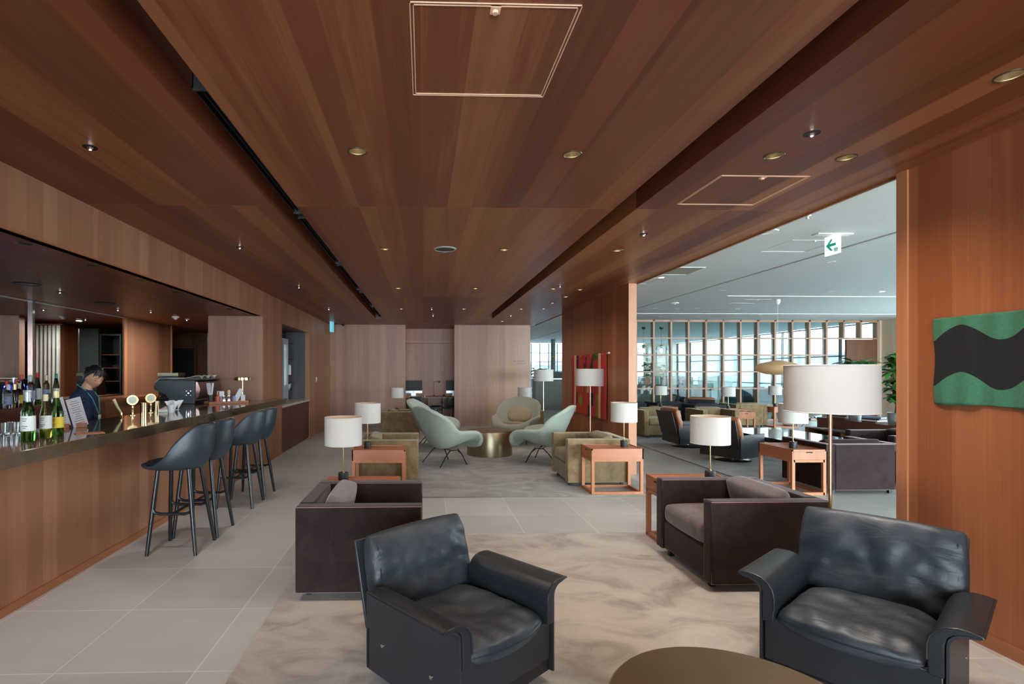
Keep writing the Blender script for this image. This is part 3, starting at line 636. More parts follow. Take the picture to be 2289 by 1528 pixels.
# hall ceiling fittings
HLAB = ['hall downlight closest beyond the arrow sign', 'lit hall downlight at the edge of the ceiling above the pillar wall', "lit hall downlight right of the woven pendant's ceiling cup", 'hall downlight at the far right just before the right wall', "hall downlight left of the woven pendant's ceiling cup", 'leftmost hall downlight in the row by the smoke detector', 'second hall downlight in the row by the smoke detector', 'third hall downlight in the row by the smoke detector', 'fourth hall downlight in the row by the smoke detector', 'hall downlight near the partition head, above the left glass pendant', 'hall downlight near the partition head, second from left', 'hall downlight near the partition head, above the woven pendant', 'hall downlight between the two white ceiling lines at right', 'hall downlight high at the right, nearest the right wall']
for i, (x, y) in enumerate(((5.747, 7.186), (3.911, 8.472), (7.878, 9.85), (8.864, 9.821), (5.713, 9.802), (5.684, 12.65), (6.245, 12.635), (6.718, 12.62), (7.785, 12.68), (6.687, 14.5), (7.734, 14.48), (9.199, 13.97), (11.0, 12.7), (10.2, 7.5))):
    t = thing('hall_downlight', HLAB[i], 'ceiling light', (x, y, HALL), 0, 'downlights of the white hall ceiling')
    obj('rim', MB().lathe([(0.04, 0), (0.04, -0.004), (0.055, -0.004), (0.058, 0)], 20), 'line_white', t); obj('lens', MB().lathe([(0, -0.002), (0.04, -0.002)], 16), 'lamp_on' if i in (1, 3) else 'plastic_white', t)
t = thing('ceiling_speaker', 'round white speaker in the hall ceiling near the arrow sign', 'speaker', (3.789, 5.64, HALL))
obj('rim', MB().lathe([(0.09, 0), (0.09, -0.008), (0.105, -0.008), (0.11, 0)], 28), 'line_white', t); obj('grille', MB().lathe([(0, -0.005), (0.09, -0.005)], 28), 'plastic_white', t)
t = thing('ceiling_sensor', 'small white bracket sensor on the hall ceiling above the opening', 'sensor', (3.795, 5.045, HALL))
obj('base', MB().lathe([(0.03, 0), (0.03, -0.012)], 16), 'plastic_white', t); obj('head', MB().lathe([(0, -0.04), (0.012, -0.038), (0.014, -0.012)], 12), 'aluminium', t)
t = thing('hall_air_grille', 'grey rectangular air grille flush in the white hall ceiling', 'air grille', (3.9, 7.9, HALL))
obj('frame', join(B(-0.3, 0.3, -0.3, -0.28, -0.008, 0), B(-0.3, 0.3, 0.28, 0.3, -0.008, 0), B(-0.3, -0.28, -0.3, 0.3, -0.008, 0), B(0.28, 0.3, -0.3, 0.3, -0.008, 0)), 'line_white', t, smooth=False)
obj('louvres', join(*[B(-0.28, 0.28, -0.28 + k * 0.04, -0.265 + k * 0.04, -0.006, 0) for k in range(14)]), 'slot_brown', t, smooth=False)
t = thing('smoke_detector', 'small white smoke detector among the far hall downlights', 'smoke detector', (5.66, 11.6, HALL))
obj('base', MB().lathe([(0.09, 0), (0.09, -0.015), (0.07, -0.02)], 24), 'plastic_white', t); obj('dome', MB().lathe([(0.03, -0.02), (0.02, -0.035), (0, -0.038)], 16), 'plastic_white', t)
# arrow sign
def signbox(loc, rz, label, arrow=True):
    t = thing('exit_sign', label, 'sign', loc, rz)
    obj('mount', B(-0.06, 0.06, -0.24, 0.24, -0.012, 0), 'line_white', t, smooth=False)
    bd = obj('light_box', B(-0.125, 0.125, -0.014, 0.014, -0.275, -0.018), 'sign_white', t, smooth=False, bevel=0.003)
    # arrow to the left with the running pictogram's small marks beneath
    ar = MB().prism([(-0.095, -0.145), (-0.015, -0.068), (0.018, -0.068), (-0.035, -0.128), (0.07, -0.128), (0.07, -0.162), (-0.035, -0.162), (0.018, -0.222), (-0.015, -0.222)], 'y', -0.0155, -0.0142)
    obj('arrow', ar, 'sign_green', bd, smooth=False)
    ch_ = MB()
    for x in (0.045, 0.066, 0.087):
        ch_.box(x, x + 0.012, -0.0155, -0.0142, -0.245, -0.195); ch_.box(x - 0.006, x + 0.018, -0.0155, -0.0142, -0.215, -0.209)
    obj('pictogram', ch_, 'sign_green', bd, smooth=False)
    return t
signbox((4.60, 5.73, HALL), R(-90), 'white sign with a green left arrow hanging from the hall ceiling').scale = (0.84, 0.84, 0.84)
t = thing('exit_sign', 'small blue-green lit sign box at the left end of the lounge ceiling', 'sign', (-2.38, 13.6, CEIL), R(90))
obj('mount', B(-0.19, 0.19, -0.05, 0.05, -0.012, 0), 'line_white', t, smooth=False); obj('light_box', B(-0.14, 0.14, -0.03, 0.03, -0.26, -0.014), pm('pale_teal_sign', L(120, 220, 235), 0.4, emit=(0.2, 0.75, 0.9, 1), es=0.06), t, smooth=False)
t = thing('security_camera', 'black dome security camera at the top of the far wall', 'camera', (-2.18, 14.2, CEIL))
obj('base', MB().lathe([(0.05, 0), (0.05, -0.02)], 20), 'black', t); obj('dome', MB().lathe([(0.04, -0.02), (0.034, -0.045), (0.015, -0.058), (0, -0.06)], 20), 'screen', t)

# ================================================================== furniture makers (front = -Y in each thing's own axes)
def club_chair(mat, cush, pipe, label, loc, rz, w=0.83, d=0.82, h=0.61, group=None):
    t = thing('club_armchair', label, 'armchair', loc, rz, group)
    a = 0.105; hw = w / 2; hd = d / 2
    def panel(name, x0, x1, y0, y1, z0, z1):
        o = obj(name, B(x0, x1, y0, y1, z0, z1), mat, t, bevel=0.014, seg=3)
        # piping along the outer edges; its pale tones imitate edge sheen
        q = MB(); e = 0.006
        if x1 - x0 < y1 - y0:
            for x in (x0 + e, x1 - e):
                q.tube([(x, y0 + e, z0 + e), (x, y0 + e, z1 - e), (x, y1 - e, z1 - e), (x, y1 - e, z0 + e)], 0.0045, 6, closed=True)
        else:
            q.tube([(x0 + e, y1 - e, z0 + e), (x0 + e, y1 - e, z1 - e), (x1 - e, y1 - e, z1 - e), (x1 - e, y1 - e, z0 + e)], 0.0045, 6, closed=True)
        obj('piping', q, pipe, o)
    panel('arm', -hw, -hw + a, -hd, hd, 0.05, h); panel('arm', hw - a, hw, -hd, hd, 0.05, h)
    panel('back', -hw + a + 0.002, hw - a - 0.002, hd - a, hd, 0.05, h)
    obj('seat_base', B(-hw + a + 0.002, hw - a - 0.002, -hd + 0.02, hd - a - 0.002, 0.06, 0.27), mat, t, bevel=0.01)
    q = MB().cushion(-hw + a + 0.004, hw - a - 0.004, -hd + 0.0, hd - a - 0.02, 0.272, 0.43, 12, 0.12, 0.02, fn=lambda p, u, v, w_: p + Vector((0, 0, 0.018 * (1 - u * u) * (1 - v * v) * w_)))
    obj('seat_cushion', q, cush, t, sub=1, angle=0)
    q = MB().cushion(-hw + a + 0.008, hw - a - 0.008, -0.135, 0.135, -0.075, 0.075, 12, 0.16, 0.02, fn=lambda p, u, v, w_: p + Vector((0, 0, 0.02 * w_ * (1 - u * u) * (1 - v * v))))
    q.xf(Matrix.Translation((0, hd - a - 0.115, 0.508)) @ Matrix.Rotation(R(-74), 4, 'X'))
    obj('back_cushion', q, cush, t, sub=1, angle=0)
    for sx in (-1, 1):
        for sy in (-1, 1): obj('foot', B(sx * (hw - 0.12) - 0.018, sx * (hw - 0.12) + 0.018, sy * (hd - 0.07) - 0.018, sy * (hd - 0.07) + 0.018, 0.0, 0.052), 'black', t, smooth=False)
    return t
def side_table(label, loc, rz, w=0.63, d=0.42, h=0.55, group=None):
    """drawer in the -X end"""
    t = thing('side_table', label, 'side table', loc, rz, group)
    s = 0.036; hw, hd = w / 2, d / 2; ap = 0.125
    q = MB(); q.box(-hw + 0.012, hw - 0.012, -hd + 0.012, hd - 0.012, h - 0.022, h - 0.008)
    obj('table_top', q, 'table_wood', t, smooth=False)
    q = MB(); q.box(-hw, hw, -hd, -hd + 0.014, h - ap, h); q.box(-hw, hw, hd - 0.014, hd, h - ap, h); q.box(hw - 0.014, hw, -hd, hd, h - ap, h); q.box(-hw, -hw + 0.014, -hd, hd, h - 0.02, h); q.box(-hw + 0.014, hw - 0.014, -hd + 0.014, hd - 0.014, h - ap, h - ap + 0.01)
    obj('apron', q, 'table_wood', t, smooth=False)
    dr = obj('drawer', B(-hw - 0.001, -hw + 0.02, -hd + 0.016, hd - 0.016, h - ap + 0.004, h - 0.022), 'table_wood', t, smooth=False)
    obj('pull_slot', B(-hw - 0.003, -hw + 0.001, -0.04, 0.04, h - 0.04, h - 0.026), 'black_matt', dr, smooth=False)
    for sx in (-1, 1):
        for sy in (-1, 1): obj('leg', B(*(sorted((sx * hw, sx * (hw - s)))), *(sorted((sy * hd, sy * (hd - s)))), 0.0, h - ap), 'table_leg', t, smooth=False)
    for z0, z1 in ((0.0, s * 0.9), (h - ap - s * 0.8, h - ap)):
        q = MB()
        for sy in (-1, 1): q.box(-hw + s, hw - s, *(sorted((sy * hd, sy * (hd - s)))), z0, z1)
        for sx in (-1, 1): q.box(*(sorted((sx * hw, sx * (hw - s)))), -hd + s * 0.5, hd - s * 0.5, z0, z1)
        obj('stretcher_frame', q, 'table_leg', t, smooth=False)
    return t
def shade(t, r, z0, z1, tilt=0):
    n = 48
    o = obj('lamp_shade', MB().grid(lambda u, v: (r * math.cos(2 * math.pi * u), r * math.sin(2 * math.pi * u), z0 + (z1 - z0) * v), n, 3, cu=True), 'shade_white', t)
    q = MB().grid(lambda u, v: ((r - 0.004) * math.cos(-2 * math.pi * u), (r - 0.004) * math.sin(-2 * math.pi * u), z0 + (z1 - z0) * v), n, 3, cu=True)
    obj('lining', q, 'shade_in', o)
    q = MB()
    for z in (z0, z1): q.tube([((r - 0.002) * math.cos(2 * math.pi * i / n), (r - 0.002) * math.sin(2 * math.pi * i / n), z) for i in range(n)], 0.0035, 6, closed=True)
    obj('edge_tape', q, 'shade_white', o)
    q = MB()
    for k in range(3):
        a = k * 2.094; q.cyl((0, 0, z0 + 0.07), ((r - 0.004) * math.cos(a), (r - 0.004) * math.sin(a), z0 + 0.07), 0.0018, n=6)
    obj('spider', q, 'brass', o)
    obj('bulb', MB().lathe([(0.0, z0 + 0.17), (0.02, z0 + 0.16), (0.03, z0 + 0.13), (0.026, z0 + 0.1), (0.013, z0 + 0.07), (0.013, z0 + 0.03), (0, z0 + 0.03)], 16), 'plastic_white', o)
def table_lamp(label, loc, r=0.158, k=1.0, group=None, nocord=False):
    t = thing('table_lamp', label, 'table lamp', loc, 0, group)
    obj('base', MB().lathe([(0.0, 0.0), (0.042 * k, 0.0), (0.043 * k, 0.004), (0.043 * k, 0.076 * k), (0.040 * k, 0.08 * k), (0.0, 0.08 * k)], 28), 'black_shell', t)
    obj('stem', MB().lathe([(0, 0.079 * k), (0.012, 0.08 * k), (0.010, 0.088 * k), (0.0045, 0.095 * k), (0.0045, 0.45), (0, 0.45)], 12), 'brass', t)
    shade(t, r, 0.318, 0.55); return t
def floor_lamp(label, loc, group=None):
    t = thing('floor_lamp', label, 'floor lamp', loc, 0, group)
    obj('base', MB().lathe([(0, 0), (0.13, 0), (0.132, 0.006), (0.128, 0.014), (0.02, 0.02), (0, 0.02)], 36), 'brass', t)
    obj('pole', MB().lathe([(0, 0.018), (0.012, 0.02), (0.009, 0.03), (0.009, 1.36), (0, 1.36)], 14), 'brass', t)
    shade(t, 0.237, 1.243, 1.52); return t
def wing_chair(mat, cush, label, loc, rz, group=None):
    t = thing('wing_lounge_chair', label, 'lounge chair', loc, rz, group)
    # rows: (y, z, half width, edge dy, edge dz)
    rows = [(-.43, .265, .33, .0, .05), (-.455, .31, .385, .01, .08), (-.44, .35, .42, .01, .11), (-.36, .36, .46, .01, .15), (-.2, .315, .51, -.01, .22), (-.03, .265, .53, -.03, .28), (.1, .25, .53, -.07, .31),
            (.2, .30, .51, -.12, .30), (.28, .44, .51, -.16, .22), (.35, .60, .50, -.15, .13), (.41, .74, .46, -.11, .05), (.45, .84, .385, -.06, -.005), (.47, .90, .29, -.03, -.02), (.476, .932, .18, -.01, -.012)]
    n = len(rows)
    def fn(u, v):
        f = v * (n - 1); i = min(int(f), n - 2); k = f - i
        p0, p1, p2, p3 = rows[max(i - 1, 0)], rows[i], rows[i + 1], rows[min(i + 2, n - 1)]
        c = [0.5 * (2 * b + (c_ - a) * k + (2 * a - 5 * b + 4 * c_ - d) * k * k + (3 * b - a - 3 * c_ + d) * k ** 3) for a, b, c_, d in zip(p0, p1, p2, p3)]
        s = 2 * u - 1; e = abs(s) ** 2.3
        return (s * c[2] * (1 - 0.04 * e), c[0] + c[3] * e, c[1] + c[4] * e)
    o = obj('shell', MB().grid(fn, 21, 31), mat, t, angle=0); x = o.modifiers.new('thickness', 'SOLIDIFY'); x.thickness = 0.066; x.offset = 1.0
    x = o.modifiers.new('subdivision', 'SUBSURF'); x.levels = 1; x.render_levels = 1
    q = MB().cushion(-.29, .29, -.40, .14, -.045, .045, 8, 0.5, 0.2); q.xf(Matrix.Translation((0, -0.02, .385)) @ Matrix.Rotation(R(-9), 4, 'X'))
    obj('seat_cushion', q, cush, t, sub=1, angle=0)
    q = MB().cushion(-.26, .26, -.17, .17, -.05, .05, 8, 0.5, 0.25); q.xf(Matrix.Translation((0, 0.215, .57)) @ Matrix.Rotation(R(72), 4, 'X'))
    obj('back_cushion', q, cush, t, sub=1, angle=0)
    for s in (-1, 1):
        obj('leg', MB().tube([(s * .24, -.10, .26), (s * .25, -.18, .16), (s * .27, -.25, .012), (s * .272, -.258, .008)], 0.008, 8), 'steel_rod', t)
        obj('leg', MB().tube([(s * .22, .02, .25), (s * .24, .12, .16), (s * .27, .24, .012), (s * .272, .248, .008)], 0.008, 8), 'steel_rod', t)
    obj('frame', MB().tube([(-.25, -.17, .18), (-.24, -.08, .245), (-.23, .03, .24), (-.24, .11, .17)], 0.007, 8).tube([(.25, -.17, .18), (.24, -.08, .245), (.23, .03, .24), (.24, .11, .17)], 0.007, 8).tube([(-.235, -.02, .235), (.235, -.02, .235)], 0.007, 8), 'steel_rod', t)
    return t
def wr(p, amp, k=5.0, s=0):
    return amp * noise.noise(Vector((p[0] * k + s, p[1] * k * 1.7, p[2] * k))) + amp * 0.5 * noise.noise(Vector((p[0] * k * 2.6 - s, p[1] * k * 3, p[2] * k * 2.3)))
def shell_chair(leather, label, loc, rz, W=0.70, D=0.68, arms=True, disc=False, name='leather_armchair', back_h=0.69, seed=1.0, group=None, pad='leather_smooth', lift=0.0):
    """low lounge chair: moulded side shells whose tops flare out into arm rests, loose leather cushions"""
    t = thing(name, label, 'armchair', loc, rz, group)
    hw, hd = W / 2, D / 2; zb = 0.05 + lift
    for s in (-1, 1):
        # outer shell: up the side and curling outwards
        arc = [(hw + 0.055 * (1 - math.cos(a)), 0.425 + 0.055 * math.sin(a)) for a in [i * math.pi / 16 for i in range(0, 9)]]
        if not arms: arc = [(hw, 0.45), (hw, 0.452)]
        th = 0.012; FL = 0.082
        def shell_poly(ar):
            out = [(hw, zb)] + ar; inn = [(hw - th, zb)] + [(x - th * 0.8, z + th * 0.6) for x, z in ar]
            return [(s * x, z) for x, z in out + inn[::-1]]
        q = MB().prism(shell_poly(arc + ([(hw + FL, 0.484)] if arms else [])), 'y', -hd, 0.21 if arms else hd)
        if arms: q.prism(shell_poly([(hw, 0.43), (hw, 0.432)]), 'y', 0.21, hd)
        o = obj('side_shell', q, 'black_shell', t, bevel=0.004, angle=50)
        for yy in (-hd + 0.17, hd - 0.13):
            obj('bolt', MB().cyl((s * (hw - 0.001), yy, 0.21), (s * (hw + 0.004), yy, 0.21), 0.009, n=16), 'chrome', o)
        if arms:
            top = [(hw - 0.060, 0.30), (hw - 0.064, 0.36), (hw - 0.064, 0.42), (hw - 0.056, 0.455), (hw - 0.038, 0.482), (hw - 0.010, 0.500), (hw + 0.025, 0.508), (hw + 0.06, 0.507), (hw + FL + 0.004, 0.503)]
            bot = [(hw + FL + 0.010, 0.497), (hw + FL + 0.004, 0.488), (hw + 0.045, 0.489), (hw + 0.014, 0.480), (hw - 0.006, 0.462), (hw - 0.0135, 0.43), (hw - 0.0135, 0.30)]
            q = MB().prism([(s * x, z) for x, z in top + bot], 'y', -hd - 0.006, 0.195)
            o = obj('arm_pad', q, pad, t, bevel=0.007, seg=3, angle=60)
            obj('welt', MB().tube([(s * x, -hd - 0.007, z) for x, z in top[1:] + bot[:1]], 0.0045, 8), pad, o)
            obj('edge_welt', MB().tube([(s * (hw + FL + 0.010), -hd, 0.497), (s * (hw + FL + 0.010), 0.19, 0.497)], 0.0045, 8), pad, o)
    obj('front_panel', B(-hw + 0.013, hw - 0.013, -hd + 0.012, -hd + 0.05, zb + 0.06, 0.315), pad, t, bevel=0.01)
    obj('plinth', B(-hw + 0.013, hw - 0.013, -hd + 0.02, hd - 0.02, zb, zb + 0.06), 'black', t, bevel=0.004)
    obj('seat_tray', B(-hw + 0.014, hw - 0.014, -hd + 0.05, hd - 0.03, 0.16, 0.26), 'black', t, smooth=False)
    # back shell, leaning
    lean = R(14)
    mt = Matrix.Translation((0, hd - 0.012, 0.10)) @ Matrix.Rotation(-lean, 4, 'X')
    q = MB().box(-hw + 0.008, hw - 0.008, -0.016, 0.0, 0.14, back_h - 0.125); q.xf(mt); obj('back_shell', q, 'black_shell', t, bevel=0.006)
    q = MB().box(-hw + 0.0, hw - 0.0, hd - 0.03, hd, zb, 0.26) if True else None; obj('rear_panel', q, 'black_shell', t, bevel=0.006)
    # cushions
    def sf(p, u, v, w_):
        rim = (1 - u * u) * (1 - v * v)
        p = p + Vector((0, -0.035 * (1 - u * u) * (1 if v < 0 else 0) * v * v, 0))
        if w_ > 0: p.z += 0.022 * rim - 0.045 * math.exp(-((u * 1.6) ** 2 + ((v + 0.05) * 1.8) ** 2)) + wr(p, 0.012 * (0.3 + rim), 7, seed) + 0.005 * math.sin(15 * u + 4 * v + seed) * math.exp(-((v + 0.75) / 0.3) ** 2) + 0.004 * math.sin(12 * v + 6 * u) * math.exp(-((abs(u) - 0.75) / 0.25) ** 2) + 0.006 * math.sin(9 * (u + v)) * math.exp(-(u * u * 5 + v * v * 5))
        return p
    ci = 0.072 if arms else 0.016
    q = MB().cushion(-hw + ci, hw - ci, -hd - 0.0, hd - 0.10, 0.262, 0.385, 22, 0.55, 0.07, fn=sf)
    if arms:      # the front of the seat cushion runs the full width between the shells
        for i, p in enumerate(q.v):
            if p[1] < -hd + 0.16: q.v[i] = (p[0] * (1 + 0.10 * min(1, (-hd + 0.16 - p[1]) / 0.1)), p[1], p[2] - 0.004)
    so = obj('seat_cushion', q, leather, t, sub=1, angle=0)
    def cpt(x0, x1, y0, y1, z0, z1, puff, rnd, fn, u, v, w_):
        th_ = 1 - puff * (abs(u) ** 5 + abs(v) ** 5) / 1.4; ro = 1 - rnd * (u * u * v * v)
        pp_ = Vector(((x0 + x1) / 2 + (x1 - x0) / 2 * u * ro * (1 - 0.02 * w_ * w_), (y0 + y1) / 2 + (y1 - y0) / 2 * v * ro * (1 - 0.02 * w_ * w_), (z0 + z1) / 2 + (z1 - z0) / 2 * w_ * th_))
        return fn(pp_, u, v, w_)
    pts = []
    for a in range(0, 41):
        u = -1 + a / 20; v_ = -1.0; c_ = cpt(-hw + ci, hw - ci, -hd, hd - 0.10, 0.262, 0.385, 0.55, 0.07, sf, u, v_, 0.0); x_ = c_.x
        if arms and c_.y < -hd + 0.16: x_ = c_.x * (1 + 0.10 * min(1, (-hd + 0.16 - c_.y) / 0.1))
        pts.append((x_ * 0.985, c_.y + 0.004 + (0.02 if abs(u) > 0.99 else 0), c_.z))
    obj('seat_piping', MB().tube(pts, 0.0055, 6), pad, so)
    def bf(p, u, v, w_):
        rim = (1 - u * u) * (1 - v * v)
        if w_ > 0: p.z += 0.03 * rim - 0.018 * math.exp(-((v + 0.1) * 5) ** 2) * (1 - u * u) + wr((p[0] * 2.2, p[1] * 0.7, p[2]), 0.014 * (0.4 + rim), 6, seed + 3) + 0.0055 * math.sin(13 * v + 9 * abs(u) + seed * 3) * math.exp(-((abs(u) - 0.8) / 0.28) ** 2) + 0.004 * math.sin(10 * u + 3 * v + seed) * math.exp(-((v - 0.5) / 0.35) ** 2)
        return p
    bh = 0.5 * (back_h - 0.235)
    q = MB().cushion(-hw - 0.006, hw + 0.006, -bh, bh, -0.055, 0.075, 22, 0.5, 0.05, fn=bf)
    q.xf(Matrix.Translation((0, hd - 0.085, 0.0)) @ Matrix.Rotation(-lean, 4, 'X') @ Matrix.Translation((0, -0.06, back_h / math.cos(lean) - bh + 0.0)) @ Matrix.Rotation(R(90), 4, 'X'))
    bo = obj('back_cushion', q, leather, t, sub=1, angle=0)
    MT = Matrix.Translation((0, hd - 0.085, 0.0)) @ Matrix.Rotation(-lean, 4, 'X') @ Matrix.Translation((0, -0.06, back_h / math.cos(lean) - bh + 0.0)) @ Matrix.Rotation(R(90), 4, 'X')
    for s in (-1, 1):
        pts = [MT @ (cpt(-hw - 0.006, hw + 0.006, -bh, bh, -0.055, 0.075, 0.5, 0.05, bf, s * 0.90, -0.94 + 1.88 * k / 16, 1.0) + Vector((0.004 * math.sin(k * 1.1 + seed), 0, -0.006))) for k in range(17)]
        obj('back_piping', MB().tube(pts, 0.0045, 6), pad, bo)
    if disc:
        obj('pedestal', MB().lathe([(0.03, 0.02), (0.03, zb + 0.01)], 16), 'chrome', t)
        obj('disc_base', MB().lathe([(0, 0), (0.29, 0), (0.295, 0.006), (0.285, 0.016), (0.05, 0.03), (0, 0.03)], 48), 'chrome', t)
    else:
        for sx in (-1, 1):
            for sy in (-1, 1): obj('caster', MB().lathe([(0.0, 0.0), (0.02, 0.0), (0.024, 0.02), (0.02, zb)], 16, (sx * (hw - 0.09), sy * (hd - 0.09), 0)), 'black', t)
    return t

# ================================================================== lounge seating
G = 0.014     # rug pile
club_chair('plum', 'plum_top_lit', 'plum_pipe', 'plum mohair armchair at left turned side-on, behind the black leather armchair', (-0.42, 3.80, G), R(90))
club_chair('plum', 'plum_top_lit', 'plum_pipe', 'plum mohair armchair at right showing its seat cushion, beside the tall brass floor lamp', (2.335, 3.85, G), R(-90))
club_chair('olive', 'olive', 'olive_pipe', 'olive mohair armchair left of the rug, partly behind a table and lamp', (-0.48, 7.05, G), R(90))
club_chair('olive', 'olive', 'olive_pipe', 'olive mohair armchair right of the grey rug, near the red tapestry wall', (2.255, 7.06, G), R(-90))
club_chair('olive', 'olive', 'olive_pipe', 'olive mohair armchair by the far wall, mostly hidden behind the left sage wing chairs', (-0.50, 11.65, G), R(90))
club_chair('olive', 'olive', 'olive_pipe', 'olive mohair armchair by the far wall, hidden behind the middle wing chair', (2.25, 11.85, G), R(-90))
shell_chair('leather', 'black leather lounge armchair in the foreground left, turned towards the right', (0.175, 2.517, G), R(41.2), W=0.645, D=0.64, seed=1.3, back_h=0.705).scale = (1, 1, 0.95)
shell_chair('leather', 'black leather lounge armchair at the lower right corner, facing the brass table', (2.063, 2.392, G), R(-51.9), W=0.655, D=0.64, seed=5.1, back_h=0.728)
side_table('cherry side table with lamp, squeezed behind the left plum armchair', (-0.52, 4.45, G), R(180))
side_table('cherry side table with lamp, behind the right plum armchair, its drawer end visible', (2.34, 4.485, G), 0)
side_table('cherry side table with lamp in front of the left olive armchair', (-0.535, 6.41, G), R(180))
side_table('cherry side table with lamp and open frame legs in front of the right olive armchair', (2.335, 6.42, G), 0)
side_table('cherry side table by the far wall behind the left wing chairs', (-0.52, 12.35, G), R(180))
side_table('cherry side table by the far wall behind the middle wing chair', (2.34, 12.5, G), 0)
ZT = 0.542 + G
table_lamp('white drum table lamp nearest on the left, behind the plum armchair', (-0.685, 4.47, ZT))
table_lamp('white drum table lamp nearest on the right, over the plum armchair with its seat visible', (2.49, 4.46, ZT))
table_lamp('white drum table lamp second on the left, by the olive armchair', (-0.684, 6.39, ZT))
table_lamp('white drum table lamp beside the olive armchair and the opening to the hall', (2.493, 6.42, ZT))
table_lamp('small far table lamp with a pinkish lit shade against the far wall at left', (-0.63, 12.3, ZT))
table_lamp('small far table lamp above the middle wing chair, against the far wall at right', (2.43, 12.5, ZT))
floor_lamp('tall brass floor lamp with the largest white drum shade, in front of the opening', (2.45, 3.07, G))
floor_lamp('brass floor lamp with white drum shade in front of the red tapestry', (2.79, 8.65, G))
floor_lamp('farthest brass floor lamp with beige-looking shade, in the gap left of the pillar wall', (2.95, 12.75, G))
wing_chair('sage', 'sage', 'sage wing lounge chair seen from behind, nearest on the left of the brass drum', (0.33, 8.35, G), R(90 + 30))
wing_chair('sage', 'sage', 'sage wing lounge chair tucked behind another on the left, by the work nook', (0.16, 10.3, G), R(90 - 15))
wing_chair('sage', 'sage', 'sage wing lounge chair on the right, seen side-on below the red tapestry', (2.0, 8.5, G), R(-90 - 28))
wing_chair('taupe_shaded', 'tan_cushion', 'grey-green wing lounge chair beyond the brass drum, facing the camera', (1.93, 10.75, G), R(-26))

def drum_table(label, loc):
    t = thing('drum_table', label, 'coffee table', loc)
    obj('drum', MB().lathe([(0, 0), (0.40, 0), (0.402, 0.003), (0.402, 0.418), (0.395, 0.424)], 96), 'bronze_light', t, angle=50)
    obj('table_top', MB().lathe([(0.395, 0.424), (0.39, 0.43), (0, 0.43)], 96), pm('brown_bronze_top', L(108, 88, 64), 0.35, 0.6, var=0.08, vs=3), t, angle=50)
drum_table('round brushed brass drum table between the sage wing chairs', (1.18, 9.30, G))
drum_table('round bronze drum table cut off by the bottom edge of the picture', (0.99, 1.58, G))

# ================================================================== bar
CZ = 1.04
t = thing('bar_cabinet', 'long cherry-clad front of the bar below the stone counter', 'bar', (0, 0, 0))
obj('cladding', B(XL - 0.05, XL, YB, 8.42, 0.0, CZ - 0.08), 'wood_x', t, smooth=False)
obj('staff_side', B(-3.06, -3.02, YB, 8.4, 0.1, CZ - 0.08), 'black', t, smooth=False)
t = thing('bar_counter', 'polished brown stone bar counter with a thick front edge', 'counter', (0, 0, 0))
q = MB().prism([(-3.10, CZ - 0.04), (-3.10, CZ), (-2.325, CZ), (-2.32, CZ - 0.005), (-2.335, CZ - 0.09), (-2.40, CZ - 0.09), (-2.40, CZ - 0.04)], 'y', YB, 8.40)
obj('slab', q, 'marble', t, smooth=False)
obj('end_piece', MB().prism([(XL + 0.003, CZ - 0.09), (XL + 0.003, CZ), (-2.325, CZ), (-2.32, CZ - 0.005), (-2.335, CZ - 0.09)], 'y', 8.40, 8.95), 'marble', t, smooth=False)
obj('machine_shelf', B(-3.85, -3.10, 7.2, 8.40, CZ - 0.04, CZ - 0.0), 'marble', t, smooth=False)
obj('machine_support', B(-3.80, -3.10, 7.25, 8.40, 0, CZ - 0.04), 'black', t, smooth=False)
t = thing('back_bar_counter', 'wooden back counter carrying the spirit bottles under the mirror', 'counter', (0, 0, 0))
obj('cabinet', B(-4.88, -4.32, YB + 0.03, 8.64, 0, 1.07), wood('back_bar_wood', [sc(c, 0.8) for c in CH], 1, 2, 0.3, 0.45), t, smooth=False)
obj('worktop', B(-4.89, -4.30, YB + 0.03, 8.655, 1.07, 1.11), wood('back_bar_top', CH, 0, 1, 0.3, 0.25), t, smooth=False)

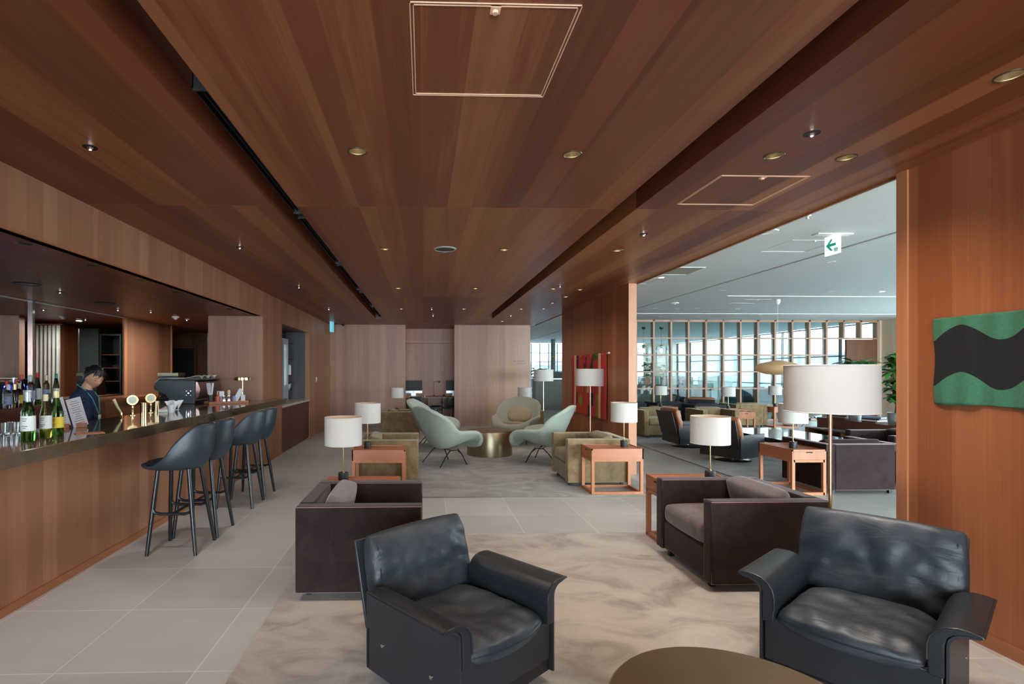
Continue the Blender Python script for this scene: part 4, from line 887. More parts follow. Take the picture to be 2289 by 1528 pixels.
def stool(label, y):
    t = thing('bar_stool', label, 'bar stool', (-2.05, y, 0), 0)
    # front of the seat looks to the bar (-X)
    def sm(x): x = max(0, min(1, x)); return x * x * (3 - 2 * x)
    def fn(u, v):
        th = 2 * math.pi * u; c = math.cos(th); s_ = math.sin(th)       # c=-1 front, +1 back
        rim = 0.725 + 0.335 * sm((c + 0.55) / 1.35) ** 1.15
        if v < 0.35:
            k = v / 0.35; r = 0.17 * k; z = 0.688 + 0.004 * k * k
            return (-0.03 + r * c * 1.25, r * s_ * 0.95, z)
        k = (v - 0.35) / 0.65; z = 0.692 + (rim - 0.692) * k ** 1.15
        r0 = 0.17 + 0.055 * math.sin(min(1, k * 1.6) * math.pi / 2)
        fl = 0.045 * k * sm((c + 0.2)) - (0.02 * k if c > 0 else 0) * abs(s_)
        wid = r0 * (1 - 0.16 * k * k * sm((c + 0.1)))
        return (-0.03 + r0 * c * (1.25 if c < 0 else 1.16) + fl, wid * s_ * 0.95, z)
    obj('seat_shell', MB().grid(fn, 40, 14, cu=True), 'stool_leather', t, solid=0.02, sub=1, angle=0)
    q = MB().lathe([(0, 0.70), (0.17, 0.70), (0.195, 0.715), (0.20, 0.735), (0.185, 0.75), (0.10, 0.757), (0, 0.755)], 32, (-0.045, 0, 0), 1.2, 0.92)
    obj('seat_cushion', q, 'leather_smooth', t, angle=0)
    for sx in (-1, 1):
        for sy in (-1, 1):
            top = Vector((-0.02 + sx * 0.125, sy * 0.115, 0.69)); bot = Vector((sx * 0.195, sy * 0.195, 0.0))
            obj('leg', MB().tube([top, top.lerp(bot, 0.45), bot], [0.017, 0.019, 0.0145], 12), 'stool_leg', t)
    zc = 0.33
    k = (0.69 - zc) / 0.69
    cx = lambda sx: -0.02 * (1 - k) + sx * (0.125 + (0.195 - 0.125) * k); cyy = lambda sy: sy * (0.115 + (0.195 - 0.115) * k)
    for sy in (-1, 1):
        q = MB(); q.tube([(cx(-1), cyy(sy), zc + 0.05), (cx(-1) + 0.02, cyy(sy), zc + 0.012), (cx(-1) + 0.06, cyy(sy), zc), (cx(1) - 0.06, cyy(sy), zc), (cx(1) - 0.02, cyy(sy), zc + 0.012), (cx(1), cyy(sy), zc + 0.05)], 0.0125, 10)
        obj('side_stretcher', q, 'stool_leg', t)
    obj('cross_stretcher', MB().tube([(-0.005, cyy(-1), zc), (-0.005, cyy(1), zc)], 0.0125, 10), 'stool_leg', t)
    return t
s0 = stool('black bar stool nearest the camera', 4.49)
dup(s0, (-2.05, 4.935, 0), 0, 'black bar stool directly behind the nearest one')
dup(s0, (-2.06, 5.93, 0), 0, 'third black bar stool along the bar, first of the farther pair')
dup(s0, (-2.06, 6.375, 0), 0, 'farthest black bar stool, close to the end of the bar')

# bottles -----------------------------------------------------------------
def bottle(label, loc, h, r, gl, cap, cap_h=0.05, lab=None, neck=0.32, shape='wine', name='wine_bottle', lz=(0.22, 0.52)):
    t = thing(name, label, 'bottle', loc)
    nr = 0.0145
    if shape == 'wine': prof = [(0, 0.0), (r * 0.95, 0.0), (r, 0.006), (r, h * 0.60), (r * 0.86, h * 0.66), (nr * 1.4, h * 0.76), (nr, h * 0.82), (nr, h * 0.985), (0, h * 0.985)]
    elif shape == 'slope': prof = [(0, 0.0), (r * 0.95, 0.0), (r, 0.006), (r, h * 0.5), (r * 0.8, h * 0.62), (nr * 1.2, h * 0.82), (nr, h * 0.88), (nr, h * 0.985), (0, h * 0.985)]
    else: prof = [(0, 0.0), (r * 0.95, 0.0), (r, 0.006), (r, h * 0.66), (r * 0.85, h * 0.71), (nr * 1.2, h * 0.75), (nr, h * 0.78), (nr, h * 0.985), (0, h * 0.985)]
    obj('body', MB().lathe(prof, 24), gl, t, angle=60)
    obj('cap', MB().lathe([(nr + 0.0015, h - cap_h), (nr + 0.002, h - 0.002), (nr - 0.001, h), (0, h)], 20), cap, t)
    if lab:
        z0, z1 = lz[0] * h, lz[1] * h
        q = MB().grid(lambda u, v: ((r + 0.001) * math.cos(-2.5 + 3.6 * u), (r + 0.001) * math.sin(-2.5 + 3.6 * u), z0 + (z1 - z0) * v), 24, 2)
        obj('label', q, lab, t)
        q = MB()
        for k, (a0, a1, zz) in enumerate(((-1.9, -1.1, 0.8), (-1.8, -1.2, 0.66), (-1.95, -1.05, 0.3), (-1.75, -1.25, 0.18))):
            q.grid(lambda u, v, a0=a0, a1=a1, zz=zz: ((r + 0.0016) * math.cos(a0 + (a1 - a0) * u), (r + 0.0016) * math.sin(a0 + (a1 - a0) * u), z0 + (z1 - z0) * (zz + 0.04 * v)), 8, 2)
        obj('print', q, 'ink', t)
    return t
M['cap_silver'] = pm('silver_foil', L(170, 178, 190), 0.3, 0.7); M['cap_gold'] = pm('gold_foil', L(220, 196, 130), 0.3, 0.7)
M['label_white'] = pm('label_white', L(226, 228, 222), 0.7, var=0.04); M['label_yellow'] = pm('label_yellow', L(230, 200, 60), 0.6)
M['label_grey'] = pm('label_grey', L(150, 160, 190), 0.6); M['cap_cream'] = pm('cap_cream', L(226, 214, 170), 0.5); M['cap_teal'] = pm('cap_teal', L(50, 140, 130), 0.5)
M['label_pink'] = pm('label_red', L(200, 60, 80), 0.6)
bottle('green wine bottle with silver foil neck and white label, nearest on the counter', (-2.58, 3.48, CZ), 0.325, 0.040, 'glass_green', 'cap_silver', 0.07, 'label_white')
bottle('slim olive wine bottle with a white capsule behind the nearest green one', (-2.665, 3.60, CZ), 0.33, 0.037, 'glass_olive', 'label_white', 0.05, 'label_grey', shape='slope')
bottle('pale green wine bottle with white label between its neighbours on the counter', (-2.60, 3.665, CZ), 0.30, 0.036, 'glass_olive', 'cap_cream', 0.05, 'label_white', shape='slope')
bottle('sparkling wine bottle with gold foil and yellow label on the counter', (-2.62, 3.80, CZ), 0.32, 0.044, 'glass_green', 'cap_gold', 0.11, 'label_yellow', shape='slope', lz=(0.18, 0.42))
bottle('dark green bottle hidden behind the yellow-labelled one', (-2.72, 3.86, CZ), 0.30, 0.036, 'glass_green', 'black', 0.05, 'label_white', shape='slope')
bb = [(5, 5.70, -4.45, .29, 'glass', 'red', 'label_white', 'spirit', 'clear spirit bottle with a red cap at the left picture edge'),
      (14, 5.63, -4.38, .25, 'glass', 'plastic_white', 'label_grey', 'spirit', 'short clear bottle with a white cap before the blue lights'),
      (24, 5.72, -4.38, .25, 'glass', 'cap_gold', None, 'spirit', 'short clear bottle with a gold cap'),
      (32, 5.87, -4.48, .30, 'glass', 'red', 'label_pink', 'spirit', 'clear spirit bottle with a bright red cap right of the blue lights'),
      (42, 5.93, -4.55, .32, 'glass', 'cap_silver', None, 'spirit', 'clear spirit bottle with a broad silver cap'),
      (48, 5.80, -4.40, .26, 'glass_brown', 'cap_cream', 'label_yellow', 'spirit', 'round-shouldered brown liqueur bottle with a yellow label'),
      (60, 6.05, -4.56, .35, 'glass', 'red', 'label_white', 'slope', 'tall clear bottle with a dark red cap left of the mirror post'),
      (72, 6.10, -4.50, .33, 'glass', 'label_white', 'label_grey', 'spirit', 'clear bottle with a white cap in front of the mirror post'),
      (81, 6.18, -4.55, .34, 'glass', 'cap_cream', 'label_white', 'spirit', 'clear bottle with a cream cap right of the mirror post'),
      (95, 6.32, -4.58, .37, 'glass_green', 'red', 'label_white', 'slope', 'green bottle with a red and white neck on the back counter'),
      (108, 6.38, -4.52, .34, 'glass', 'cap_cream', 'label_grey', 'spirit', 'clear bottle with a tall cream cap, second from the right on the back counter'),
      (127, 6.52, -4.50, .36, 'glass_green', 'cap_teal', 'label_white', 'slope', 'green bottle with a teal cap, rightmost on the back counter')]
for px, y, x, h, g, c, lb, shp, la in bb: bottle(la, (x, y, 1.11), h, 0.036, g, c, 0.06, lb, shape=shp, name='spirit_bottle', lz=(0.15, 0.5))
for i in range(7):
    bottle('bottle further left on the back counter beyond the picture edge, place %s' % ('one', 'two', 'three', 'four', 'five', 'six', 'seven')[i], (-4.5 + 0.05 * (i % 2), 5.45 - i * 0.14, 1.11), 0.30 + 0.03 * (i % 3), 0.036, ('glass', 'glass_green', 'glass_brown')[i % 3], ('red', 'black', 'cap_cream')[i % 3], 0.05, 'label_white', name='spirit_bottle') if i < 2 else None
t = thing('audio_receiver', 'small black box with a row of blue lights behind the bottles', 'electronics', (-4.7, 5.98, 1.11), R(0))
obj('body', B(-0.08, 0.08, -0.16, 0.16, 0, 0.27), 'black', t, smooth=False, bevel=0.006)
obj('display', B(0.08, 0.083, -0.10, 0.10, 0.20, 0.225), 'blue_led', t, smooth=False)
def tumbler(label, loc, h=0.085, r=0.033, grp=None):
    o = obj('tumbler', MB().lathe([(0, 0), (r * 0.85, 0), (r, h), (r - 0.003, h), (r * 0.85 - 0.003, 0.012), (0, 0.012)], 20), 'glass', loc=loc); tag(o, label, 'glass', grp)
for i, (x, y) in enumerate(((-3.03, 3.86), (-3.04, 3.94), (-3.02, 4.02), (-3.05, 4.10), (-2.97, 3.90), (-2.96, 3.99))): tumbler(('back row tumbler nearest the camera at the left end of the bar', 'second tumbler of the back row at the left end of the bar', 'third tumbler of the back row at the left end of the bar', 'farthest back row tumbler at the left end of the bar', 'front row tumbler nearest the camera, left end of the bar', 'front row tumbler nearer the wine bottles')[i], (x, y, CZ), grp='tumblers left of the wine bottles')
# menu cards in a wooden block
t = thing('menu_stand', 'two white printed menu cards leaning in a wooden block on the bar', 'menu', (-2.86, 4.33, CZ), R(28))
obj('block', join(B(-0.10, -0.02, -0.03, 0.03, 0, 0.035), B(0.03, 0.10, -0.03, 0.03, 0, 0.035)), 'table_leg', t, smooth=False, bevel=0.003)
for k in (0, 1):
    q = B(-0.052, 0.052, -0.0015, 0.0015, 0, 0.25); q.xf(Matrix.Translation((-0.058 + k * 0.118, 0.0 + 0.01 * k, 0.008)) @ Matrix.Rotation(R(-16), 4, 'Y') @ Matrix.Rotation(R(-20), 4, 'X'))
    c_ = obj('card', q, 'paper', t, smooth=False)
    q = MB(); rr = random.Random(k + 5)
    for j in range(11):
        w_ = rr.uniform(0.03, 0.08); q.box(-w_ / 2, w_ / 2, -0.0022, -0.0016, 0.03 + j * 0.019, 0.0335 + j * 0.019)
    q.xf(Matrix.Translation((-0.058 + k * 0.118, 0.01 * k, 0.008)) @ Matrix.Rotation(R(-16), 4, 'Y') @ Matrix.Rotation(R(-20), 4, 'X')); obj('print', q, 'ink', c_, smooth=False)
tag(obj('coaster', B(-0.09, 0.09, -0.055, 0.055, 0, 0.004), 'table_leg', smooth=False, loc=(-2.47, 3.93, CZ), rz=R(40)), 'flat wooden coaster on the counter in front of the bartender', 'coaster')
# beer taps, brass
def tap(label, x, y, k=1.0):
    t = thing('beer_tap', label, 'beer tap', (x, y, CZ), R(30))
    obj('column', MB().lathe([(0, 0), (0.032, 0), (0.032, 0.006), (0.012, 0.012), (0.011, 0.10), (0.016, 0.105), (0, 0.11)], 20), 'brass', t)
    obj('medallion', MB().tube([(0, -0.012, 0.16), (0, 0.012, 0.16)], [0.052, 0.052], 32), 'brass', t)
    obj('badge', MB().tube([(0, -0.0135, 0.16), (0, 0.0135, 0.16)], [0.038, 0.038], 28), pm('badge_grey', L(186, 186, 166), 0.4, 0.3), t)
    obj('spout', MB().tube([(0, -0.01, 0.07), (0, -0.05, 0.075), (0, -0.075, 0.06), (0, -0.08, 0.035)], [0.008, 0.007, 0.007, 0.006], 10), 'brass', t)
    obj('rivet_ring', MB().tube([(0.05 * math.cos(a * 0.2618), 0, 0.16 + 0.05 * math.sin(a * 0.2618)) for a in range(24)], 0.006, 8, closed=True), 'brass', t)
tap('brass beer tap with a round medallion, the left of the two', -3.02, 5.50); tap('brass beer tap with a round medallion, the right of the two', -3.02, 5.86)
t = thing('tap_lever', 'brass angled lever handle left of the beer taps', 'tap', (-3.03, 5.32, CZ))
obj('foot', MB().lathe([(0, 0), (0.022, 0), (0.02, 0.01), (0.01, 0.02), (0.009, 0.045), (0, 0.05)], 16), 'brass', t); obj('handle', MB().tube([(0, 0, 0.04), (-0.03, -0.015, 0.10), (-0.06, -0.03, 0.18)], [0.008, 0.012, 0.016], 12), 'cap_cream', t)
for i, (x, y) in enumerate(((-3.00, 5.68), (-3.04, 6.02))):
    tag(obj('brass_cup', MB().lathe([(0, 0), (0.034, 0), (0.036, 0.12), (0.033, 0.12), (0.031, 0.008), (0, 0.008)], 24), 'brass', loc=(x, y, CZ)), ('polished brass cup beside the left medallion tap', 'polished brass cup beside the right medallion tap')[i], 'cup')
t = thing('folded_napkins', 'low white dish of folded napkins right of the brass cups', 'napkins', (-2.92, 5.95, CZ), R(25))
obj('dish', B(-0.055, 0.055, -0.04, 0.04, 0, 0.03), 'plastic_white', t, smooth=False, bevel=0.004); obj('napkin', MB().prism([(-0.05, 0.03), (0.05, 0.03), (0.02, 0.065)], 'y', -0.03, 0.03), pm('pink_napkin', L(200, 170, 165), 0.8), t, smooth=False)
t = thing('coffee_cup', 'small white takeaway cup beside the zigzag napkin holders', 'cup', (-2.80, 5.86, CZ))
obj('body', MB().lathe([(0, 0), (0.03, 0), (0.036, 0.075), (0, 0.075)], 20), 'paper', t); obj('lid', MB().lathe([(0.037, 0.073), (0.037, 0.08), (0.025, 0.086), (0, 0.086)], 20), 'white_paint', t)
for i, (x, y) in enumerate(((-2.90, 6.10), (-2.94, 6.28))):
    t = thing('napkin_holder', ('white cut-out napkin holder with a diamond gap, nearer of the two', 'white cut-out napkin holder with a diamond gap, farther of the two')[i], 'napkin holder', (x, y, CZ), R(62))
    for s in (-1, 1): obj('wing', MB().prism([(s * 0.01, 0.0), (s * 0.07, 0.115), (s * 0.085, 0.115), (s * 0.085, 0.0)] if False else [(0.0, 0.0), (s * 0.075, 0.115), (-s * 0.0, 0.115)], 'y', -0.03 * s - 0.004, -0.03 * s + 0.004), 'white_paint', t, smooth=False)
    obj('floor_plate', B(-0.02, 0.02, -0.034, 0.034, 0, 0.004), 'white_paint', t, smooth=False)
# espresso machine: dark side plates, open polished front, cloth on top
t = thing('espresso_machine', 'dark blue espresso machine with a towel on top at the far end of the bar', 'espresso machine', (0, 0, 0))
side = [(-3.22, CZ + 0.0), (-3.22, 1.37), (-3.72, 1.37), (-3.78, 1.30), (-3.78, 1.25), (-3.70, 1.20), (-3.62, 1.17), (-3.56, 1.08), (-3.56, CZ)]
for y in (7.42, 8.20):
    sp_ = obj('side_plate', MB().prism(side, 'y', y, y + 0.03), pm('petrol_enamel', L(22, 34, 44), 0.4), t, smooth=False, bevel=0.006)
    q = MB()
    for dx, dz in ((-.03, .03), (.03, .03), (-.03, -.03), (.03, -.03), (0, 0)): q.tube([(-3.30 + dx, y - 0.003, 1.19 + dz), (-3.30 + dx, y + 0.001, 1.19 + dz)], [0.012 if dx == 0 else 0.006] * 2, 12)
    obj('emblem', q, 'chrome', sp_)
obj('body', B(-3.56, -3.24, 7.45, 8.20, CZ + 0.03, 1.33), 'chrome', t, smooth=False, bevel=0.02)
obj('front_shroud', MB().prism([(-3.22, 1.10), (-3.17, 1.14), (-3.15, 1.25), (-3.19, 1.345), (-3.24, 1.36), (-3.24, 1.10)], 'y', 7.45, 8.20), pm('reflection_tinted_chrome', L(120, 92, 88), 0.08, 0.6), t, smooth=False)  # polished chrome; the brown tint imitates what it reflects
obj('top_tray', B(-3.74, -3.18, 7.42, 8.23, 1.37, 1.382), 'black', t, smooth=False)
for y in (7.65, 7.95): g_ = obj('group_head', MB().lathe([(0, 1.12), (0.035, 1.12), (0.035, 1.2), (0.05, 1.21), (0, 1.22)], 20, (-3.66, y, 0)), 'chrome', t); obj('portafilter', MB().cyl((-3.68, y, 1.11), (-3.82, y, 1.09), 0.013), 'black', g_)
obj('steam_wand', MB().tube([(-3.70, 7.5, 1.2), (-3.74, 7.48, 1.15), (-3.74, 7.46, 1.06)], 0.006, 8), 'chrome', t)
for s in (7.5, 8.1):
    for x in (-3.3, -3.52): obj('foot', MB().lathe([(0.02, CZ), (0.015, CZ + 0.035)], 12, (x, s, 0)), 'chrome', t)
q = MB().grid(lambda u, v: (-3.76 + 0.62 * u, 7.40 + 0.62 * v, 1.392 + 0.012 * abs(noise.noise(Vector((u * 6, v * 6, 0)))) + (0.055 * max(0, (u - 0.6)) * abs(math.sin(v * 9 + u * 5)) * 2.2) - (0.10 * max(0, 0.12 - u) * 4)), 26, 22)
tag(obj('bar_towel', q, pm('towel', L(190, 184, 174), 0.95), solid=0.008, angle=0), 'crumpled light towel lying over the espresso machine', 'towel')
t = thing('coffee_grinder', 'black box-shaped grinder behind the espresso machine at the doorway', 'grinder', (-4.25, 8.9, 0))
obj('stand', B(-0.2, 0.2, -0.2, 0.2, 0, 1.05), 'black', t, smooth=False); obj('body', B(-0.15, 0.17, -0.12, 0.12, 1.05, 1.42), 'black_shell', t, smooth=False, bevel=0.01); obj('hopper_rack', B(-0.16, 0.18, -0.13, 0.13, 1.42, 1.47), 'cup_dark', t, smooth=False)
# condiment tray
TX, TY = -2.82, 7.55
t = thing('wooden_tray', 'wooden tray of condiments on the bar counter before the brass lamp', 'tray', (TX, TY, CZ), R(42))
obj('base', B(-0.28, 0.28, -0.10, 0.10, 0.0, 0.022), 'table_leg', t, smooth=False, bevel=0.003); obj('lip', join(B(-0.28, 0.28, -0.10, -0.09, 0.022, 0.032), B(-0.28, 0.28, 0.09, 0.10, 0.022, 0.032)), 'table_leg', t, smooth=False)
mt = Matrix.Translation((TX, TY, CZ + 0.022)) @ Matrix.Rotation(R(42), 4, 'Z')
def on(x, y): v = mt @ Vector((x, y, 0)); return (v.x, v.y, v.z + 0.0005)
t = thing('cup_of_stirrers', 'glass of white paper straws at the left of the condiment tray', 'cup', on(-0.23, 0.0))
obj('glass', MB().lathe([(0, 0), (0.03, 0), (0.035, 0.11), (0.033, 0.11), (0.028, 0.006), (0, 0.006)], 20), 'glass', t)
q = MB()
for i in range(16):
    a = i * 2.4; q.cyl((0.014 * math.cos(a), 0.014 * math.sin(a), 0.008), (0.045 * math.cos(a), 0.045 * math.sin(a), 0.27), 0.006, n=6)
obj('straws', q, 'paper', t)['kind'] = 'stuff'
t = thing('condiment_jar', 'orange jar with a pump cap on the condiment tray', 'jar', on(-0.13, 0.0)); obj('body', MB().lathe([(0, 0), (0.034, 0), (0.034, 0.08), (0.012, 0.095), (0.012, 0.11), (0, 0.11)], 20), 'orange', t); obj('pump', MB().tube([(0, 0, 0.11), (0, 0, 0.15), (0.03, 0, 0.152)], 0.006, 8), 'plastic_white', t)
for i, (x, y, h) in enumerate(((-0.05, -0.03, 0.085), (0.02, -0.03, 0.085), (0.09, -0.03, 0.08))): tag(obj('spice_pot', MB().lathe([(0, 0), (0.024, 0), (0.026, h - 0.02), (0.02, h - 0.01), (0.02, h), (0, h)], 20), 'chrome' if i < 2 else 'label_grey', loc=on(x, y)), ('first silver pot on the condiment tray', 'second silver pot on the condiment tray', 'pale blue pot on the condiment tray')[i], 'pot')
tag(obj('milk_carton', B(-0.035, 0.035, -0.035, 0.035, 0, 0.15), 'plastic_white', smooth=False, bevel=0.004, loc=on(-0.06, 0.055), rz=R(42)), 'white carton behind the pots on the condiment tray', 'carton')
t = thing('pepper_mill', 'cream pepper mill on the condiment tray', 'mill', on(0.05, 0.05)); obj('body', MB().lathe([(0, 0), (0.022, 0), (0.026, 0.06), (0.018, 0.1), (0.024, 0.13), (0.016, 0.16), (0, 0.165)], 20), 'cap_cream', t)
q = B(-0.035, 0.035, -0.002, 0.002, 0, 0.2); q.xf(Matrix.Rotation(R(30), 4, 'Y')); tag(obj('price_card', q, 'paper', smooth=False, loc=on(0.13, 0.03), rz=R(42)), 'leaning pinkish card on the condiment tray', 'card')
q = B(-0.03, 0.03, -0.002, 0.002, 0, 0.09); q.xf(Matrix.Rotation(R(-8), 4, 'X')); tag(obj('small_card', q, 'paper', smooth=False, loc=on(0.24, 0.0), rz=R(30)), 'small upright card at the right end of the tray', 'card')
t = thing('brass_lamp', 'polished brass lamp with a flat disc top at the end of the bar', 'table lamp', (-2.80, 8.15, CZ))
obj('base', MB().lathe([(0, 0), (0.11, 0), (0.112, 0.008), (0.02, 0.014), (0, 0.014)], 36), 'brass', t); obj('stem', MB().lathe([(0, 0.012), (0.012, 0.014), (0.009, 0.03), (0.009, 0.33), (0, 0.33)], 14), 'brass', t); obj('shade', MB().lathe([(0, 0.365), (0.125, 0.365), (0.13, 0.36), (0.13, 0.322), (0.125, 0.318), (0, 0.325)], 40), 'brass', t)

# ================================================================== wall textiles
def textile(name, label, axis_x, y0, y1, z0, z1, mats, cells, rod=True, nx=60, nz=60, warp=None):
    """cells(u, v) -> index of material; u along y from near to far"""
    t = thing(name, label, 'tapestry', (0, 0, 0))
    me = bpy.data.meshes.new('cloth'); vs = []; fs = []; mi = []
    def P(i, j): 
        u, v = i / nx, j / nz; v = warp(u, v) if warp else v; return (axis_x - 0.018 - 0.006 * math.sin(u * 17) * (1 - v) - 0.004 * math.sin(u * 41 + 1), y0 + (y1 - y0) * u + 0.006 * math.sin(v * 9), z0 + (z1 - z0) * v + (0.006 * math.sin(u * 12) if j == 0 else 0))
    vs = [P(i, j) for j in range(nz + 1) for i in range(nx + 1)]
    for j in range(nz):
        for i in range(nx): fs.append((j * (nx + 1) + i, (j + 1) * (nx + 1) + i, (j + 1) * (nx + 1) + i + 1, j * (nx + 1) + i + 1)); mi.append(cells((i + 0.5) / nx, (j + 0.5) / nz))
    me.from_pydata(vs, [], fs)
    for m_ in mats: me.materials.append(m_)
    for p, k in zip(me.polygons, mi): p.material_index = k; p.use_smooth = True
    o = bpy.data.objects.new('cloth', me); COL.objects.link(o); o.parent = t
    x = o.modifiers.new('thickness', 'SOLIDIFY'); x.thickness = 0.006
    if rod:
        obj('rod', MB().cyl((axis_x - 0.009, y0 - 0.12, z1 - 0.02), (axis_x - 0.009, y1 - 0.02, z1 - 0.02), 0.006), 'white_paint', t)
        obj('bracket', MB().cyl((axis_x - 0.001, y0 - 0.1, z1 - 0.01), (axis_x - 0.03, y0 - 0.1, z1 - 0.01), 0.016), 'white_paint', t)
    return t
def tx(name, c, k=0.15): return pm(name, c, 0.95, var=k, vs=60, bump=0.5, bs=260)
RED, DRED, CREAM, NAVY, OLV, GRN, ORG, PUR, DK = range(9)
def red_cells(u, v):
    w_ = 1 - u                   # from the far (left in picture) side
    if w_ < 0.10 or w_ > 0.90: return DRED if w_ < 0.05 else RED
    if w_ < 0.155 or 0.80 < w_ <= 0.865: return CREAM
    if w_ > 0.865: return RED
    if v > 0.70:
        if w_ < 0.25: return NAVY if (w_ > 0.20 - 0.035 * abs(math.sin(v * 40))) else ORG
        if 0.44 < w_ < 0.49: return PUR
        if 0.40 < w_ < 0.49 and v < 0.85: return PUR
        if w_ > 0.55 and w_ < 0.67 and (w_ - 0.55) > (v - 0.72) * 0.35: return DK
        if w_ >= 0.67 and v > 0.9: return GRN
        return RED if w_ > 0.36 else ORG
    if v > 0.5: return PUR if w_ < 0.23 else (GRN if w_ > 0.6 else RED)
    if v > 0.38: return ORG if w_ < 0.30 else (OLV if 0.34 < w_ < 0.38 or 0.44 < w_ < 0.48 else (CREAM if 0.51 < w_ < 0.55 else RED))
    if abs(w_ - 0.30) / 0.065 + abs(v - 0.23) / 0.12 < 1: return OLV
    if 0.17 < w_ < 0.22: return PUR if v > 0.15 else RED
    if 0.60 < w_ < 0.68 and v > 0.17: return NAVY
    if 0.74 < w_ < 0.80: return OLV
    if 0.54 < w_ < 0.58 and v < 0.17: return NAVY
    return ORG if w_ < 0.56 else RED
textile('abstract_tapestry', 'red patchwork tapestry with cream stripes hanging on the pillar wall', 2.98, 8.36, 10.36, 0.70, 1.80,
        [tx('wool_red', L(176, 48, 48)), tx('wool_crimson', L(158, 36, 50)), tx('wool_cream', L(222, 180, 140)), tx('wool_navy', L(36, 30, 66)), tx('wool_olive', L(136, 128, 34)), tx('wool_green', L(66, 84, 32)), tx('wool_orange', L(186, 52, 30)), tx('wool_purple', L(88, 26, 50)), tx('wool_dark', L(50, 44, 34))], red_cells, nx=90, nz=80)
def green_warp(u, v):
    wv_ = 0.095 * math.cos(math.pi * (2.869 - (2.10 + 0.935 * u)) / 0.207); lo, up = 0.278 + wv_, 0.81 + wv_
    return v / 0.3 * lo if v <= 0.3 else lo + (v - 0.3) / 0.4 * (up - lo) if v <= 0.7 else up + (v - 0.7) / 0.3 * (1 - up)
def green_cells(u, v): return 1 if 0.3 < v < 0.7 else 0
textile('wave_tapestry', 'green wall tapestry with a broad black wavy band on the right wall', XR - 0.0, 2.10, 3.035, 1.307, 1.812, [tx('wool_sea_green', L(58, 112, 84)), tx('wool_black', L(15, 16, 18))], green_cells, rod=False, nx=160, nz=40, warp=green_warp)

# ================================================================== work nook
t = thing('nook_desk', 'built-in cherry desk with open compartments in the far work nook', 'desk', (0, 0, 0))
obj('desktop', B(-1.2, 1.6, 15.15, 15.74, 0.715, 0.75), 'desk_wood', t, smooth=False)
for x in (0.13, 0.56): obj('divider', B(x, x + 0.03, 15.2, 15.74, 0.0, 0.715), 'desk_wood', t, smooth=False)
obj('shelf', B(0.16, 0.56, 15.22, 15.74, 0.30, 0.32), 'desk_wood', t, smooth=False)
def imac(label, x, rz):
    t = thing('desktop_computer', label, 'computer', (x, 15.42, 0.75), rz)
    obj('foot', B(-0.09, 0.09, -0.06, 0.1, 0, 0.008), 'aluminium', t, smooth=False, bevel=0.003); obj('stand', B(-0.07, 0.07, 0.07, 0.09, 0.008, 0.25), 'aluminium', t, smooth=False)
    b = obj('display', B(-0.255, 0.255, 0.0, 0.03, 0.10, 0.47), 'black', t, smooth=False, bevel=0.004); obj('glass', B(-0.25, 0.25, -0.003, 0.0, 0.175, 0.465), 'screen', b, smooth=False)
    c = obj('chin', B(-0.255, 0.255, -0.004, 0.03, 0.10, 0.17), 'aluminium', t, smooth=False); obj('emblem', MB().tube([(0, -0.006, 0.135), (0, -0.003, 0.135)], 0.012, 16), 'black', c, smooth=False)
    return t
imac('desktop computer with black screen at the left of the work nook', -0.30, R(0)); imac('desktop computer with black screen at the right of the work nook', 0.92, R(0))
for i, x in enumerate((-0.30, 0.92)):
    tag(obj('keyboard', B(-0.14, 0.14, -0.06, 0.06, 0, 0.012), 'plastic_white', smooth=False, loc=(x, 15.24, 0.75)), ('white keyboard before the left nook computer', 'white keyboard before the right nook computer')[i], 'keyboard')
t = thing('desk_lamp', 'thin brass desk lamp between the two nook computers', 'desk lamp', (0.30, 15.45, 0.75))
obj('base', MB().lathe([(0, 0), (0.03, 0), (0.034, 0.03), (0.02, 0.05), (0, 0.05)], 20), 'brass', t); obj('stem', MB().tube([(0, 0, 0.04), (0, 0, 0.44), (0.14, 0, 0.44)], 0.004, 8), 'brass', t); obj('head', MB().lathe([(0, 0.40), (0.03, 0.405), (0.034, 0.43), (0.02, 0.455), (0, 0.46)], 20, (0.16, 0, 0)), 'brass', t)
tag(obj('pencil_cup', MB().lathe([(0, 0), (0.03, 0), (0.03, 0.07), (0, 0.07)], 16), 'brown_wood', loc=(0.60, 15.3, 0.75)), 'small dark cup on the nook desk right of the lamp', 'cup')
for i, x in enumerate((0.03, 0.74)): tag(obj('cable_knob', MB().lathe([(0, 0), (0.03, 0), (0.03, 0.03), (0, 0.035)], 16), 'brass', loc=(x, 15.25, 0.75)), ('round brass knob on the nook desk, left one', 'round brass knob on the nook desk, right one')[i], 'cable_knob')  # brass cable knobs on the desktop
t = thing('cable_box', 'black box with tangled cables on the shelf under the nook desk', 'box', (0.36, 15.4, 0.32))
obj('body', B(-0.17, 0.17, -0.1, 0.1, 0, 0.13), 'black', t, smooth=False)
q = MB(); rr = random.Random(4)
for i in range(7): q.tube([(rr.uniform(-.15, .15), rr.uniform(-.09, .09), 0.13 + 0.03 * abs(math.sin(k + i))) for k in range(6)], 0.006, 6)
obj('cables', q, 'black_shell', t)
obj('plug', B(-0.02, 0.02, -0.115, -0.1, 0.03, 0.07), 'plastic_white', t, smooth=False)
